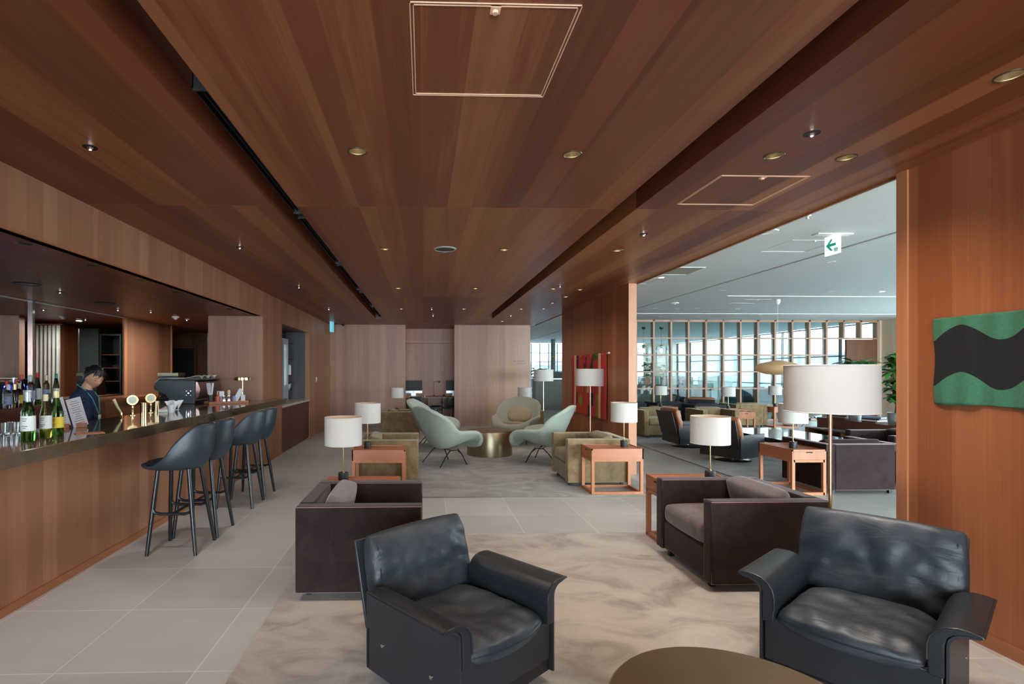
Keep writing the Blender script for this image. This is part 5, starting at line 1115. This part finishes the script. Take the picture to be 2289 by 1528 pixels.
def office_chair(label, loc, rz):
    t = thing('office_chair', label, 'office chair', loc, rz)
    obj('seat', MB().cushion(-.22, .22, -.22, .22, .43, .48, 8, .4, .2), 'leather_smooth', t, sub=1, angle=0)
    obj('backrest', MB().grid(lambda u, v: (0.21 * (2 * u - 1) * (1 - 0.25 * v * v), 0.20 - 0.05 * (2 * u - 1) ** 2 + 0.05 * v, 0.52 + 0.27 * v), 14, 8), 'leather_smooth', t, solid=0.025, sub=1, angle=0)
    obj('back_stem', MB().tube([(0, 0.05, 0.43), (0, 0.2, 0.45), (0, 0.21, 0.6)], 0.012, 8), 'black', t)
    obj('column', MB().cyl((0, 0, 0.07), (0, 0, 0.44), 0.02), 'chrome', t)
    q = MB()
    for k in range(5):
        a = k * 2 * math.pi / 5; q.tube([(0, 0, 0.09), (0.24 * math.cos(a), 0.24 * math.sin(a), 0.06)], [0.018, 0.012], 8)
    b = obj('star_base', q, 'chrome', t)
    for k in range(5):
        a = k * 2 * math.pi / 5; obj('caster', MB().tube([(0.24 * math.cos(a) - 0.012, 0.24 * math.sin(a), 0.028), (0.24 * math.cos(a) + 0.012, 0.24 * math.sin(a), 0.028)], 0.026, 14), 'black', b)
    for s in (-1, 1): obj('armrest', MB().tube([(s * .22, .12, .46), (s * .26, .08, .62), (s * .26, -.14, .62)], 0.013, 8), 'black', t)
    return t
office_chair('black office chair at the left nook computer', (-0.22, 14.75, 0), R(180)); office_chair('black office chair at the right nook computer, half hidden by the wall', (0.78, 14.78, 0), R(200))

# ================================================================== the hall
club_chair('plum', 'plum', 'plum_pipe', 'dark plum armchair seen from behind at the hall opening, beside a side table', (5.37, 6.58, 0), R(180), w=0.96, d=0.80, h=0.61)
club_chair('plum', 'plum', 'plum_pipe', 'dark plum armchair beyond the one seen from behind, near the low bookshelf', (6.75, 7.25, G), R(-90))
side_table('cherry side table at the hall opening with a lamp over a dark plum armchair', (4.66, 6.48, 0), R(90))
table_lamp('white drum table lamp on the hall side table, overlapped by the big floor lamp shade', (4.60, 6.36, 0.542))
shell_chair('tan_leather', 'tan leather swivel armchair with dark shell, side-on, farther of the two', (5.22, 10.18, G), R(90), arms=False, disc=True, name='swivel_armchair', back_h=0.74, lift=0.03, pad='tan_leather', seed=2)
shell_chair('tan_leather', 'tan leather swivel armchair with dark shell, seen from behind over the table lamp', (5.17, 8.60, G), R(118), arms=False, disc=True, name='swivel_armchair', back_h=0.74, lift=0.03, pad='tan_leather', seed=7)
t = thing('long_low_table', 'long low dark table reflecting the windows in the hall', 'coffee table', (6.35, 9.0, G))
obj('table_top', B(-0.62, 0.62, -1.0, 1.0, 0.33, 0.38), pm('blue_black_lacquer', L(30, 42, 50), 0.06), t, smooth=False, bevel=0.004)
obj('rim', join(B(-0.62, 0.62, -1.0, -0.985, 0.30, 0.33), B(-0.62, 0.62, 0.985, 1.0, 0.30, 0.33), B(-0.62, -0.605, -1, 1, 0.30, 0.33), B(0.605, 0.62, -1, 1, 0.30, 0.33)), 'black', t, smooth=False)
for sx in (-1, 1):
    for sy in (-1, 1): obj('leg', B(sx * 0.5 - 0.03, sx * 0.5 + 0.03, sy * 0.85 - 0.03, sy * 0.85 + 0.03, 0, 0.33), 'black', t, smooth=False)
club_chair('olive', 'olive', 'olive_pipe', 'olive armchair facing the camera right of the pillar wall, leftmost in the hall', (5.30, 11.82, G), 0)
club_chair('olive', 'olive', 'olive_pipe', 'olive armchair facing the camera in the middle of the hall', (6.66, 11.88, G), 0)
club_chair('olive', 'olive', 'olive_pipe', 'olive armchair seen squarely from behind deep in the hall', (8.78, 14.1, 0), R(180), w=0.86)
side_table('cherry side table right of the middle olive hall armchair, with a drawer slot', (7.36, 11.95, G), R(90), w=0.55, d=0.42)
side_table('cherry side table behind the middle olive hall armchairs', (7.62, 12.72, G), 0)
table_lamp('table lamp with cream shade before the grid partition, middle of three', (7.56, 12.72, ZT))
side_table('cherry side table deep in the hall beside the olive armchair seen from behind', (9.62, 13.82, 0), 0, w=0.66, d=0.55)
table_lamp('small table lamp right of the olive armchair seen from behind, under the woven pendant', (9.52, 13.85, 0.542))
side_table('reddish side table near the grid partition behind the leftmost olive armchair', (6.45, 13.85, 0), 0)
table_lamp('table lamp with lit peach shade in front of the grid partition, leftmost', (6.38, 13.85, 0.542))
club_chair('night', 'night', 'black', 'dark low armchair behind the middle olive armchair, before the partition', (6.95, 14.75, 0), R(180), w=0.9)
club_chair('night', 'night', 'black', 'dark low armchair just left of the peach lampshade by the partition', (5.75, 14.6, 0), R(180), w=0.8)
club_chair('night', 'night', 'black', 'dark low armchair nearer than its twin behind the middle olive armchair', (7.55, 13.85, 0), R(180), w=0.85, d=0.7)
shell_chair('tan_leather', 'tan leather chair back peeking over the dark armchairs by the partition', (8.1, 14.95, 0), R(150), arms=False, disc=True, name='swivel_armchair', back_h=0.74, lift=0.03, pad='tan_leather', seed=3)
wing_chair('taupe_shaded', 'taupe_shaded', 'grey-brown shell chair with thin legs right of the farthest lamp in the hall', (10.55, 13.9, 0), R(60))
# low shelf unit with plants
t = thing('low_bookshelf', 'long low brown shelf unit with a magazine tier running along the hall', 'shelf unit', (0, 0, 0))
X0 = 8.95; Y0, Y1 = 6.6, 11.6
obj('top_board', B(X0, X0 + 0.42, Y0, Y1, 0.43, 0.455), 'brown_wood', t, smooth=False)
obj('magazine_tier', B(X0 - 0.28, X0 + 0.0, Y0, Y1, 0.21, 0.235), 'brown_wood', t, smooth=False)
obj('back_board', B(X0 + 0.005, X0 + 0.03, Y0, Y1, 0.05, 0.43), 'brown_wood', t, smooth=False)
obj('base', B(X0 - 0.26, X0 + 0.40, Y0 + 0.05, Y1 - 0.05, 0.05, 0.075), 'brown_wood', t, smooth=False)
for i in range(6):
    y = Y0 + (Y1 - Y0 - 0.03) * i / 5; obj('upright', join(B(X0 - 0.28, X0, y, y + 0.03, 0.0, 0.21), B(X0, X0 + 0.42, y, y + 0.03, 0.0, 0.43)), 'brown_wood', t, smooth=False)
rr = random.Random(11)
cols = [pm('cover_%s' % n, c, 0.4) for n, c in (('white', L(220, 220, 216)), ('red', L(190, 60, 50)), ('blue', L(90, 130, 170)), ('sand', L(190, 170, 140)), ('grey', L(130, 130, 130)))]
for i in range(16):
    y = Y0 + 0.2 + i * 0.295; tag(obj('magazine', B(-0.105, 0.105, -0.14, 0.14, 0, 0.012), cols[(i * 3) % 5], smooth=False, loc=(X0 - 0.15, y, 0.236), rz=rr.uniform(-.2, .2)), ('white', 'sandy', 'red', 'grey', 'blue')[i % 5] + ' magazine %s from the near end of the lower hall shelf tier' % ('first', 'second', 'third', 'fourth', 'fifth', 'sixth', 'seventh', 'eighth', 'ninth', 'tenth', 'eleventh', 'twelfth', 'thirteenth', 'fourteenth', 'fifteenth', 'last')[i], 'magazine', 'magazines on the hall shelf')
def books(y, n):
    for i in range(n):
        tag(obj('book', B(-0.12, 0.12, -0.16, 0.16, 0, 0.028), cols[(i + n) % 5] if i % 2 else 'brown_wood', smooth=False, loc=(X0 + 0.2, y, 0.456 + i * 0.029), rz=0.15 * i), ('lowest', 'second', 'third', 'topmost')[i] + ' book of the stack ' + {11.12: 'beyond the bushy plant', 10.32: 'between the bushy plant and the tall plant', 9.45: 'beside the nearest zinc pot'}[y], 'book', 'stacked books on the hall shelf')
books(11.12, 3); books(10.32, 4); books(9.45, 3)
def pot(label, x, y, r=0.13, h=0.24, kind='bush', seed=1, z=0.456, ht=0.5):
    t = thing('potted_plant', label, 'plant', (x, y, z))
    p = obj('pot', MB().lathe([(0, 0), (r * 0.8, 0), (r * 0.82, 0.01), (r, h), (r * 1.04, h), (r * 1.04, h - 0.015), (r * 0.96, h - 0.02), (0, h - 0.03)], 24), 'terracotta', t)
    rr = random.Random(seed); q = MB(); st = MB()
    def leaf(q, base, d, L_, w_):
        d = Vector(d).normalized(); s = d.cross(Vector((0, 0, 1))); s = s.normalized() if s.length > 0.01 else Vector((1, 0, 0)); n_ = s.cross(d)
        P = [base, base + d * L_ * .3 + s * w_ * .8 + n_ * w_ * .15, base + d * L_ * .65 + s * w_ + n_ * w_ * .1, base + d * L_ - n_ * w_ * .3, base + d * L_ * .65 - s * w_ + n_ * w_ * .1, base + d * L_ * .3 - s * w_ * .8 + n_ * w_ * .15, base + d * L_ * .5 - n_ * w_ * .12]
        q.add(P, [(0, 1, 6), (1, 2, 6), (2, 3, 6), (3, 4, 6), (4, 5, 6), (5, 0, 6)])
    if kind == 'tree':
        for k in range(5):
            a = rr.uniform(0, 6.28); pts = [Vector((0.02 * math.cos(a), 0.02 * math.sin(a), h - 0.03))]
            for j in range(7): pts.append(pts[-1] + Vector((rr.uniform(-.05, .05) + 0.025 * math.cos(a), rr.uniform(-.05, .05) + 0.025 * math.sin(a), ht / 7)))
            st.tube(pts, [0.012 - 0.001 * j for j in range(len(pts))], 6)
            for j in range(2, len(pts)):
                for m_ in range(5):
                    b = rr.uniform(0, 6.28); leaf(q, pts[j], (math.cos(b), math.sin(b), rr.uniform(-.9, .5)), rr.uniform(.16, .26), rr.uniform(.06, .095))
    else:
        for k in range(46):
            a = rr.uniform(0, 6.28); L_ = rr.uniform(.6, 1) * ht; el = rr.uniform(.3, 1.3)
            e = Vector((0.6 * L_ * math.cos(a) * math.cos(el), 0.6 * L_ * math.sin(a) * math.cos(el), h + L_ * math.sin(el) * .8)); st.tube([(0, 0, h - 0.03), e * 0.5 + Vector((0, 0, h * .4)), e], 0.003, 5)
            for m_ in range(3): b = a + rr.uniform(-.8, .8); leaf(q, e, (math.cos(b), math.sin(b), rr.uniform(-.5, .3)), rr.uniform(.09, .15), rr.uniform(.02, .035))
    obj('stems', st, 'stem', t); o = obj('leaves', q, 'leaf' if kind == 'tree' else 'leaf2', t, smooth=True, angle=0)
pot('low leafy plant in a zinc pot, farthest on the hall shelf', X0 + 0.2, 11.42, r=0.12, seed=3, ht=0.28)
pot('bushy dark green plant rising behind the big lampshade, in a zinc pot', X0 + 0.2, 10.80, r=0.125, h=0.22, kind='tree', seed=5, ht=1.05)
pot('tall large-leaved plant in a zinc pot at the right end of the opening', X0 + 0.2, 9.84, r=0.13, kind='tree', seed=8, ht=1.15)
pot('plant in a zinc pot nearest on the hall shelf, mostly behind the right wall', X0 + 0.2, 9.0, r=0.13, seed=9, ht=0.4)

# pendants
t = thing('woven_pendant', 'large flat woven oval pendant lamp hanging on a white cord in the hall', 'pendant lamp', (7.62, 11.0, 0))
m = NT('woven_cane'); v = m.coord(); wv = m.n('ShaderNodeTexWave', bands_direction='Z'); wv.inputs['Scale'].default_value = 26; m.l(v, wv.inputs['Vector'])
m.set(Base_Color=m.ramp(wv.outputs[1], [(0.1, L(150, 120, 84)), (0.7, L(196, 166, 126))]), Roughness=0.8, Emission_Color=(1, 0.6, 0.3, 1), Emission_Strength=0.02); m.bump(wv.outputs[1], 0.5, 0.01)
zc = 1.57
obj('shade', MB().lathe([(0.03, zc + 0.165), (0.10, zc + 0.15), (0.2, zc + 0.125), (0.32, zc + 0.1), (0.40, zc + 0.055), (0.425, zc + 0.0), (0.40, zc - 0.055), (0.33, zc - 0.10), (0.22, zc - 0.135), (0.1, zc - 0.15), (0.0, zc - 0.152)], 56), m.m, t)
obj('cord', MB().cyl((0, 0, zc + 0.16), (0, 0, 3.0), 0.004, n=6), 'plastic_white', t); obj('ceiling_cup', MB().lathe([(0, 2.93), (0.03, 2.935), (0.05, 3.0), (0.05, 3.04), (0, 3.04)], 20), 'plastic_white', t)
for i, (x, y, zb_) in enumerate(((7.68, 18.0, 2.2), (8.31, 18.0, 2.2))):
    t = thing('glass_pendant', ('round clear glass pendant behind the partition, left one', 'round clear glass pendant behind the partition, right one')[i], 'pendant lamp', (x, y, 0))
    obj('globe', MB().lathe([(0.05, zb_ + 0.2), (0.14, zb_ + 0.16), (0.21, zb_ + 0.04), (0.22, zb_ - 0.04), (0.17, zb_ - 0.14), (0.08, zb_ - 0.2), (0, zb_ - 0.215)], 32, cap=False), 'globe', t)
    obj('bulb', MB().lathe([(0, zb_ - 0.06), (0.04, zb_ - 0.03), (0.045, zb_ + 0.02), (0.02, zb_ + 0.08), (0, zb_ + 0.08)], 16), 'lamp_cool', t)
    obj('socket', MB().lathe([(0, zb_ + 0.07), (0.03, zb_ + 0.08), (0.05, zb_ + 0.21), (0, zb_ + 0.22)], 16), 'black', t)
    obj('cord', MB().cyl((0, 0, zb_ + 0.2), (0, 0, 3.0), 0.005, n=6), 'black', t); obj('ceiling_cup', MB().lathe([(0, 2.95), (0.06, 2.97), (0.06, 3.04), (0, 3.04)], 20), 'black', t)

# beyond the partition
def counter(label, x0, x1, y0, y1, h, fm, tm, name='buffet_counter'):
    t = thing(name, label, 'counter', (0, 0, 0)); obj('front', B(x0 + 0.03, x1 - 0.03, y0 + 0.03, y1 - 0.03, 0.0, h - 0.04), fm, t, smooth=False); obj('worktop', B(x0, x1, y0, y1, h - 0.04, h), tm, t, smooth=False); return t
counter('long grey buffet counter behind the left part of the partition', 7.0, 10.2, 18.6, 19.4, 1.0, 'grey_counter', 'slot_brown')
counter('grey counter seen through the gap left of the pillar wall', 4.3, 6.6, 20.0, 20.8, 1.22, 'grey_counter', 'aluminium')
t = thing('coffee_machine', 'dark boxy coffee machine on the grey counter seen through the gap', 'coffee machine', (5.35, 20.3, 1.22)); obj('body', B(-0.22, 0.22, -0.2, 0.2, 0, 0.26), 'black_shell', t, smooth=False, bevel=0.01); obj('display', B(-0.12, 0.15, -0.205, -0.2, 0.08, 0.2), 'screen', t, smooth=False)
for i, x in enumerate((7.6, 8.3, 9.0, 9.7)):
    t = thing('display_box', ('pale', 'tan', 'second tan', 'brown')[i] + ' display box on the buffet counter behind the partition, position %s from the left' % ('first', 'second', 'third', 'last')[i], 'box', (x, 19.0, 1.0)); obj('body', B(-0.2, 0.2, -0.15, 0.15, 0, 0.28), ('pale_wood', 'table_wood', 'desk_wood', 'brown_wood')[i], t, smooth=False, bevel=0.008); obj('lid', B(-0.21, 0.21, -0.16, 0.16, 0.28, 0.30), 'cup_dark', t, smooth=False)
def dining(label, x, y, rz=0):
    t = thing('high_table', label, 'table', (x, y, 0), rz); obj('table_top', B(-0.55, 0.55, -0.35, 0.35, 0.92, 0.95), 'screen', t, smooth=False); obj('pedestal', MB().cyl((0, 0, 0.02), (0, 0, 0.92), 0.03), 'black', t); obj('foot', MB().lathe([(0, 0), (0.24, 0), (0.24, 0.012), (0.03, 0.02), (0, 0.02)], 28), 'black', t)
dining('dark high table behind the partition, left', 8.1, 16.9); dining('dark high table behind the partition, middle', 9.5, 17.0); dining('dark high table behind the partition, right', 10.7, 17.2)
def sofa(label, x, y, rz, w=1.8):
    t = thing('banquette', label, 'sofa', (x, y, 0), rz); obj('base', B(-w / 2, w / 2, -0.4, 0.4, 0.03, 0.42), 'teal_cloth', t, bevel=0.02); obj('back', B(-w / 2, w / 2, 0.28, 0.42, 0.42, 0.9), 'teal_cloth', t, bevel=0.02)
    for s in (-1, 1): obj('arm', B(*(sorted((s * w / 2, s * (w / 2 - 0.12)))), -0.4, 0.27, 0.42, 0.62), 'teal_cloth', t, bevel=0.02)
sofa('dark teal banquette behind the partition under the woven pendant', 12.4, 18.2, R(180)); sofa('second dark teal banquette behind the partition, farther off', 12.3, 20.2, R(180)); sofa('dark teal banquette beyond the high tables', 10.0, 22.0, R(180), 2.4)
for i, (x, y) in enumerate(((10.75, 19.3), (13.2, 22.6), (9.0, 20.6), (11.3, 23.0))):
    t = thing('pale_screen', ('pale grey-green screen panel', 'smaller pale screen panel', 'white screen panel', 'farthest pale screen panel')[i] + ' standing between the seats behind the partition', 'screen', (x, y, 0)); obj('panel', B(-0.42, 0.42, -0.02, 0.02, 0.04, 1.3), pm('pale_green_panel', L(176, 196, 190), 0.7), t, smooth=False); obj('foot', B(-0.3, 0.3, -0.15, 0.15, 0, 0.04), 'aluminium', t, smooth=False)
pot('indoor tree in front of the far window behind the partition', 11.3, 26.0, r=0.3, h=0.5, kind='tree', seed=21, z=0, ht=1.9)
pot('leafy plant at the left edge of the gap beside the pillar wall', 4.9, 22.0, r=0.25, h=0.5, kind='tree', seed=23, z=0, ht=1.1)

# ================================================================== people
def skin_body(name, pts, edges, mat, parent, sub=2, root=0):
    me = bpy.data.meshes.new(name); me.from_pydata([p[:3] for p in pts], edges, []); o = bpy.data.objects.new(name, me); COL.objects.link(o); o.parent = parent
    me.materials.append(M[mat] if isinstance(mat, str) else mat)
    x = o.modifiers.new('skin', 'SKIN'); x.use_smooth_shade = True
    for i, p in enumerate(pts):
        d = me.skin_vertices[0].data[i]; d.radius = (p[3], p[4] if len(p) > 4 else p[3]); d.use_root = (i == root)
    s = o.modifiers.new('subdivision', 'SUBSURF'); s.levels = sub; s.render_levels = sub
    # store the finished surface as an ordinary mesh
    dg = bpy.context.evaluated_depsgraph_get(); m2 = bpy.data.meshes.new_from_object(o.evaluated_get(dg)); o.modifiers.clear(); o.data = m2; m2.shade_smooth(); return o
def head_mesh(hc, look, tilt, rad=0.098):
    """head looking along local -Y, then turned and bowed"""
    q = MB(); N, K = 36, 28
    def fn(u, v):
        a = 2 * math.pi * u; th = math.pi * v           # v: 0 chin .. 1 crown
        z = -math.cos(th); rr_ = math.sin(th)
        x = rr_ * math.sin(a); y = -rr_ * math.cos(a)
        p = Vector((x * 0.78, y * 0.93, z * 1.18))
        if z < 0: p.x *= 1 + 0.28 * z * abs(z); p.y = p.y * (1 + 0.12 * z) - 0.08 * max(0, -y) * (-z)
        if y < 0:
            f = max(0, -y)
            p.y -= 0.23 * math.exp(-((x / 0.13) ** 2)) * math.exp(-((z + 0.17) / 0.15) ** 2) * f      # nose
            p.y -= 0.07 * math.exp(-((x / 0.30) ** 2)) * math.exp(-((z + 0.52) / 0.12) ** 2) * f      # lips
            p.y -= 0.08 * math.exp(-((x / 0.25) ** 2)) * math.exp(-((z + 0.86) / 0.14) ** 2) * f      # chin
            for s in (-1, 1): p.y += 0.085 * math.exp(-(((x - s * 0.36) / 0.17) ** 2)) * math.exp(-((z - 0.06) / 0.12) ** 2); p.y -= 0.04 * math.exp(-(((x - s * 0.48) / 0.2) ** 2)) * math.exp(-((z + 0.22) / 0.16) ** 2)
        return tuple(p * rad)
    q.grid(fn, N, K, cu=True)
    mt = Matrix.Translation(hc) @ Matrix.Rotation(look, 4, 'Z') @ Matrix.Rotation(tilt, 4, 'X')
    for s in (-1, 1):            # ears
        k0 = len(q.v); q.lathe([(0, -0.01), (0.016, -0.008), (0.02, 0), (0.012, 0.006), (0, 0.003)], 12, sy=1.5); q.xf(Matrix.Translation((s * 0.076, 0.008, -0.005)) @ Matrix.Rotation(R(90 * s), 4, 'Y'), k0)
    q.xf(mt); return q, mt
def lump(fnr, mt, n=28, k=20, mat=None):
    q = MB().grid(fnr, n, k, cu=True); q.xf(mt); return q
def bartender():
    t = thing('person', 'bartender in a navy top with teal lanyard, head bowed, standing behind the bar', 'person', (-3.47, 5.42, -0.02), R(98))
    # local frame: faces -Y ; body leans a little forward
    P = [(0, 0.02, 0.92, .145, .105), (0, 0.015, 1.05, .13, .10), (0, 0.0, 1.18, .145, .105), (0, -0.015, 1.27, .135, .09), (0, -0.02, 1.315, .07, .06), (0, -0.045, 1.37, .046, .05), (0, -0.075, 1.43, .05, .055),
         (-.09, -0.015, 1.285, .06), (-.165, -0.015, 1.265, .052), (-.20, 0.02, 1.02, .04), (-.17, -0.17, 0.90, .031), (-.16, -0.22, .875, .026),
         (.09, -0.015, 1.285, .06), (.165, -0.015, 1.265, .052), (.20, 0.02, 1.02, .04), (.17, -0.17, 0.90, .031), (.16, -0.22, .875, .026),
         (-.085, 0.02, .80, .085), (-.09, 0.01, .47, .058), (-.09, 0.03, .10, .038), (-.09, -0.10, .03, .032),
         (.085, 0.02, .80, .085), (.09, 0.01, .47, .058), (.09, 0.03, .10, .038), (.09, -0.10, .03, .032)]
    E_ = [(0, 1), (1, 2), (2, 3), (3, 4), (4, 5), (5, 6), (3, 7), (7, 8), (8, 9), (9, 10), (10, 11), (3, 12), (12, 13), (13, 14), (14, 15), (15, 16), (0, 17), (17, 18), (18, 19), (19, 20), (0, 21), (21, 22), (22, 23), (23, 24)]
    body = skin_body('body', P, E_, 'skin', t)
    hq, hm = head_mesh(Vector((0, -0.10, 1.46)), R(-30), R(30))
    q = MB()
    # hands: palm and five separate fingers, joined into the body mesh
    for s in (-1, 1):
        w0 = Vector((s * .16, -.22, .875)); 
        q.tube([w0, w0 + Vector((0, -.03, -.006)), w0 + Vector((0, -.075, -.014)), w0 + Vector((0, -.09, -.018))], [0.022, 0.03, 0.033, 0.02], 12)
        for k, (dx, L_) in enumerate(((-.026, .062), (-.009, .072), (.009, .068), (.025, .052))):
            b = w0 + Vector((dx, -.082, -.015)); q.tube([b, b + Vector((dx * .1, -L_ * .45, -.006)), b + Vector((dx * .1, -L_ * .8, -.022)), b + Vector((0, -L_ * .95, -.038))], [.0085, .0082, .0075, .006], 8)
        b = w0 + Vector((-s * .024, -.03, -.01)); q.tube([b, b + Vector((-s * .026, -.026, -.008)), b + Vector((-s * .034, -.055, -.018))], [.0105, .0095, .007], 8)
    me = body.data
    import bmesh
    bm = bmesh.new(); bm.from_mesh(me)
    for src in (hq, q):
        vs = [bm.verts.new(p) for p in src.v]
        for f in src.f:
            try: bm.faces.new([vs[i] for i in f]).smooth = True
            except ValueError: pass
    bm.to_mesh(me); bm.free(); me.shade_smooth()
    # hair: cap over the crown with a fringe and a small bun
    def hair(u, v):
        a = 2 * math.pi * u; face = max(0, math.cos(a)); q_ = max(0, min(1, (math.cos(a) + 0.55) / 1.2)); low = 0.30 + 0.40 * q_ * q_ * (3 - 2 * q_); th = math.pi * (low + (1 - low) * v)
        z = -math.cos(th); r_ = math.sin(th); x = r_ * math.sin(a); y = -r_ * math.cos(a); g_ = 1.08 + 0.012 * math.sin(a * 17) + (0.05 if y > 0.2 else 0)
        p = Vector((x * 0.80, y * 0.94, z * 1.17)) * 0.098 * g_
        if z < 0.2: p.x *= 1.02
        return tuple(p)
    obj('hair', lump(hair, hm, 60, 16).add(*(lambda m_: (m_.v, m_.f))(MB().lathe([(0, -.035), (.028, -.025), (.038, 0), (.028, .025), (0, .035)], 16).xf(hm @ Matrix.Translation((0, 0.105, 0.02))))), 'hair', t, angle=0)
    fr = MB()
    for k in range(9):
        x = -0.055 + k * 0.0138; fr.tube([hm @ Vector((x * 0.7, -0.052, 0.103)), hm @ Vector((x * 0.95, -0.083 + 9 * x * x, 0.070)), hm @ Vector((x * 1.1, -0.089 + 9 * x * x, 0.036 + 0.012 * (k % 3)))], [.012, .009, .002], 8)
    obj('fringe', fr, 'hair', t)
    for s in (-1, 1):
        e = MB().tube([hm @ Vector((s * .022, -.0835, .006)), hm @ Vector((s * .035, -.0835, .003)), hm @ Vector((s * .050, -.0765, .006))], [.0012, .0026, .0012], 6); obj('eye', e, 'eye', t)
        obj('eyebrow', MB().tube([hm @ Vector((s * .018, -.0885, .026)), hm @ Vector((s * .035, -.087, .031)), hm @ Vector((s * .054, -.077, .026))], [.001, .0018, .001], 6), 'hair', t)
    obj('mouth', MB().tube([hm @ Vector((-.022, -.088, -.052)), hm @ Vector((0, -.097, -.053)), hm @ Vector((.022, -.088, -.052))], [.0015, .0042, .0015], 8), 'lips', t)
    # clothes
    Pc = [(0, 0.02, 0.88, .160, .120), (0, 0.015, 1.02, .142, .112), (0, 0.0, 1.18, .157, .117), (0, -0.015, 1.275, .147, .100), (0, -0.022, 1.335, .062, .062), (0, -0.03, 1.352, .056, .056),
          (-.09, -0.012, 1.285, .07), (-.165, -0.01, 1.265, .062), (-.203, 0.02, 1.02, .052), (-.172, -0.15, 0.91, .041), (.09, -0.012, 1.285, .07), (.165, -0.01, 1.265, .062), (.203, 0.02, 1.02, .052), (.172, -0.15, 0.91, .041)]
    skin_body('top', Pc, [(0, 1), (1, 2), (2, 3), (3, 4), (4, 5), (3, 6), (6, 7), (7, 8), (8, 9), (3, 10), (10, 11), (11, 12), (12, 13)], 'navy', t)
    Pt = [(0, 0.02, .93, .155, .115), (-.088, 0.02, .80, .098), (-.092, 0.01, .47, .072), (-.092, 0.03, .10, .06), (.088, 0.02, .80, .098), (.092, 0.01, .47, .072), (.092, 0.03, .10, .06)]
    skin_body('trousers', Pt, [(0, 1), (1, 2), (2, 3), (0, 4), (4, 5), (5, 6)], 'trousers', t)
    for s in (-1, 1): obj('shoe', MB().cushion(s * .09 - .045, s * .09 + .045, -.16, .08, .0, .085, 8, .3, .3), 'black', t, sub=1, angle=0)
    obj('lanyard', MB().tube([(-.052, .035, 1.385), (-.075, -.05, 1.33), (-.072, -.115, 1.25), (-.03, -.142, 1.13), (0, -.148, 1.08), (.03, -.142, 1.13), (.072, -.115, 1.25), (.075, -.05, 1.33), (.052, .035, 1.385), (0, .06, 1.39)], 0.0045, 6, closed=True), 'teal', t)
    q = B(-.028, .028, -.003, .003, -.09, 0); q.xf(Matrix.Translation((0, -.152, 1.075))); obj('badge_card', q, 'label_white', t, smooth=False, bevel=.003)
    return t
bartender()
def seated(label, loc, rz, cloth, hairm='hair'):
    t = thing('person', label, 'person', loc, rz)
    P = [(0, 0.02, 0.52, .15, .12), (0, 0.03, 0.70, .13, .10), (0, 0.02, 0.90, .15, .10), (0, 0, 1.0, .07), (0, -0.01, 1.08, .05), (-.18, 0, .93, .055), (-.23, -.06, .70, .042), (-.15, -.28, .68, .034), (.18, 0, .93, .055), (.23, -.06, .70, .042), (.15, -.28, .68, .034),
         (-.1, -.40, .50, .075), (-.1, -.44, .10, .045), (-.1, -.55, .04, .035), (.1, -.40, .50, .075), (.1, -.44, .10, .045), (.1, -.55, .04, .035)]
    b = skin_body('body', P, [(0, 1), (1, 2), (2, 3), (3, 4), (2, 5), (5, 6), (6, 7), (2, 8), (8, 9), (9, 10), (0, 11), (11, 12), (12, 13), (0, 14), (14, 15), (15, 16)], cloth, t)
    hq, hm = head_mesh(Vector((0, -0.02, 1.17)), 0, R(8)); o = obj('head', hq, 'skin', t, angle=0)
    def hair(u, v):
        a = 2 * math.pi * u; low = 0.34 + 0.25 * max(0, math.cos(a)); th = math.pi * (low + (1 - low) * v); z = -math.cos(th); r_ = math.sin(th); return tuple(Vector((r_ * math.sin(a) * .8, -r_ * math.cos(a) * .94, z * 1.17)) * 0.098 * 1.07)
    obj('hair', lump(hair, hm, 30, 12), hairm, t, angle=0)
    t2 = thing('stool', 'low stool under the person ' + ('by the bright window' if rz > 0 else 'at the left high table'), 'stool', (loc[0], loc[1], loc[2]), rz); obj('seat', B(-.2, .2, -.2, .2, .36, .42), 'black', t2, bevel=.01)
    for sx in (-1, 1):
        for sy in (-1, 1): obj('leg', B(sx * .17 - .015, sx * .17 + .015, sy * .17 - .015, sy * .17 + .015, 0, .36), 'black', t2, smooth=False)
seated('person in dark clothes seated against the bright window beyond the partition', (11.75, 16.6, 0), R(60), 'trousers')
seated('person in grey seated at the left dark high table beyond the partition', (8.9, 17.8, 0), R(-30), 'black_shell')
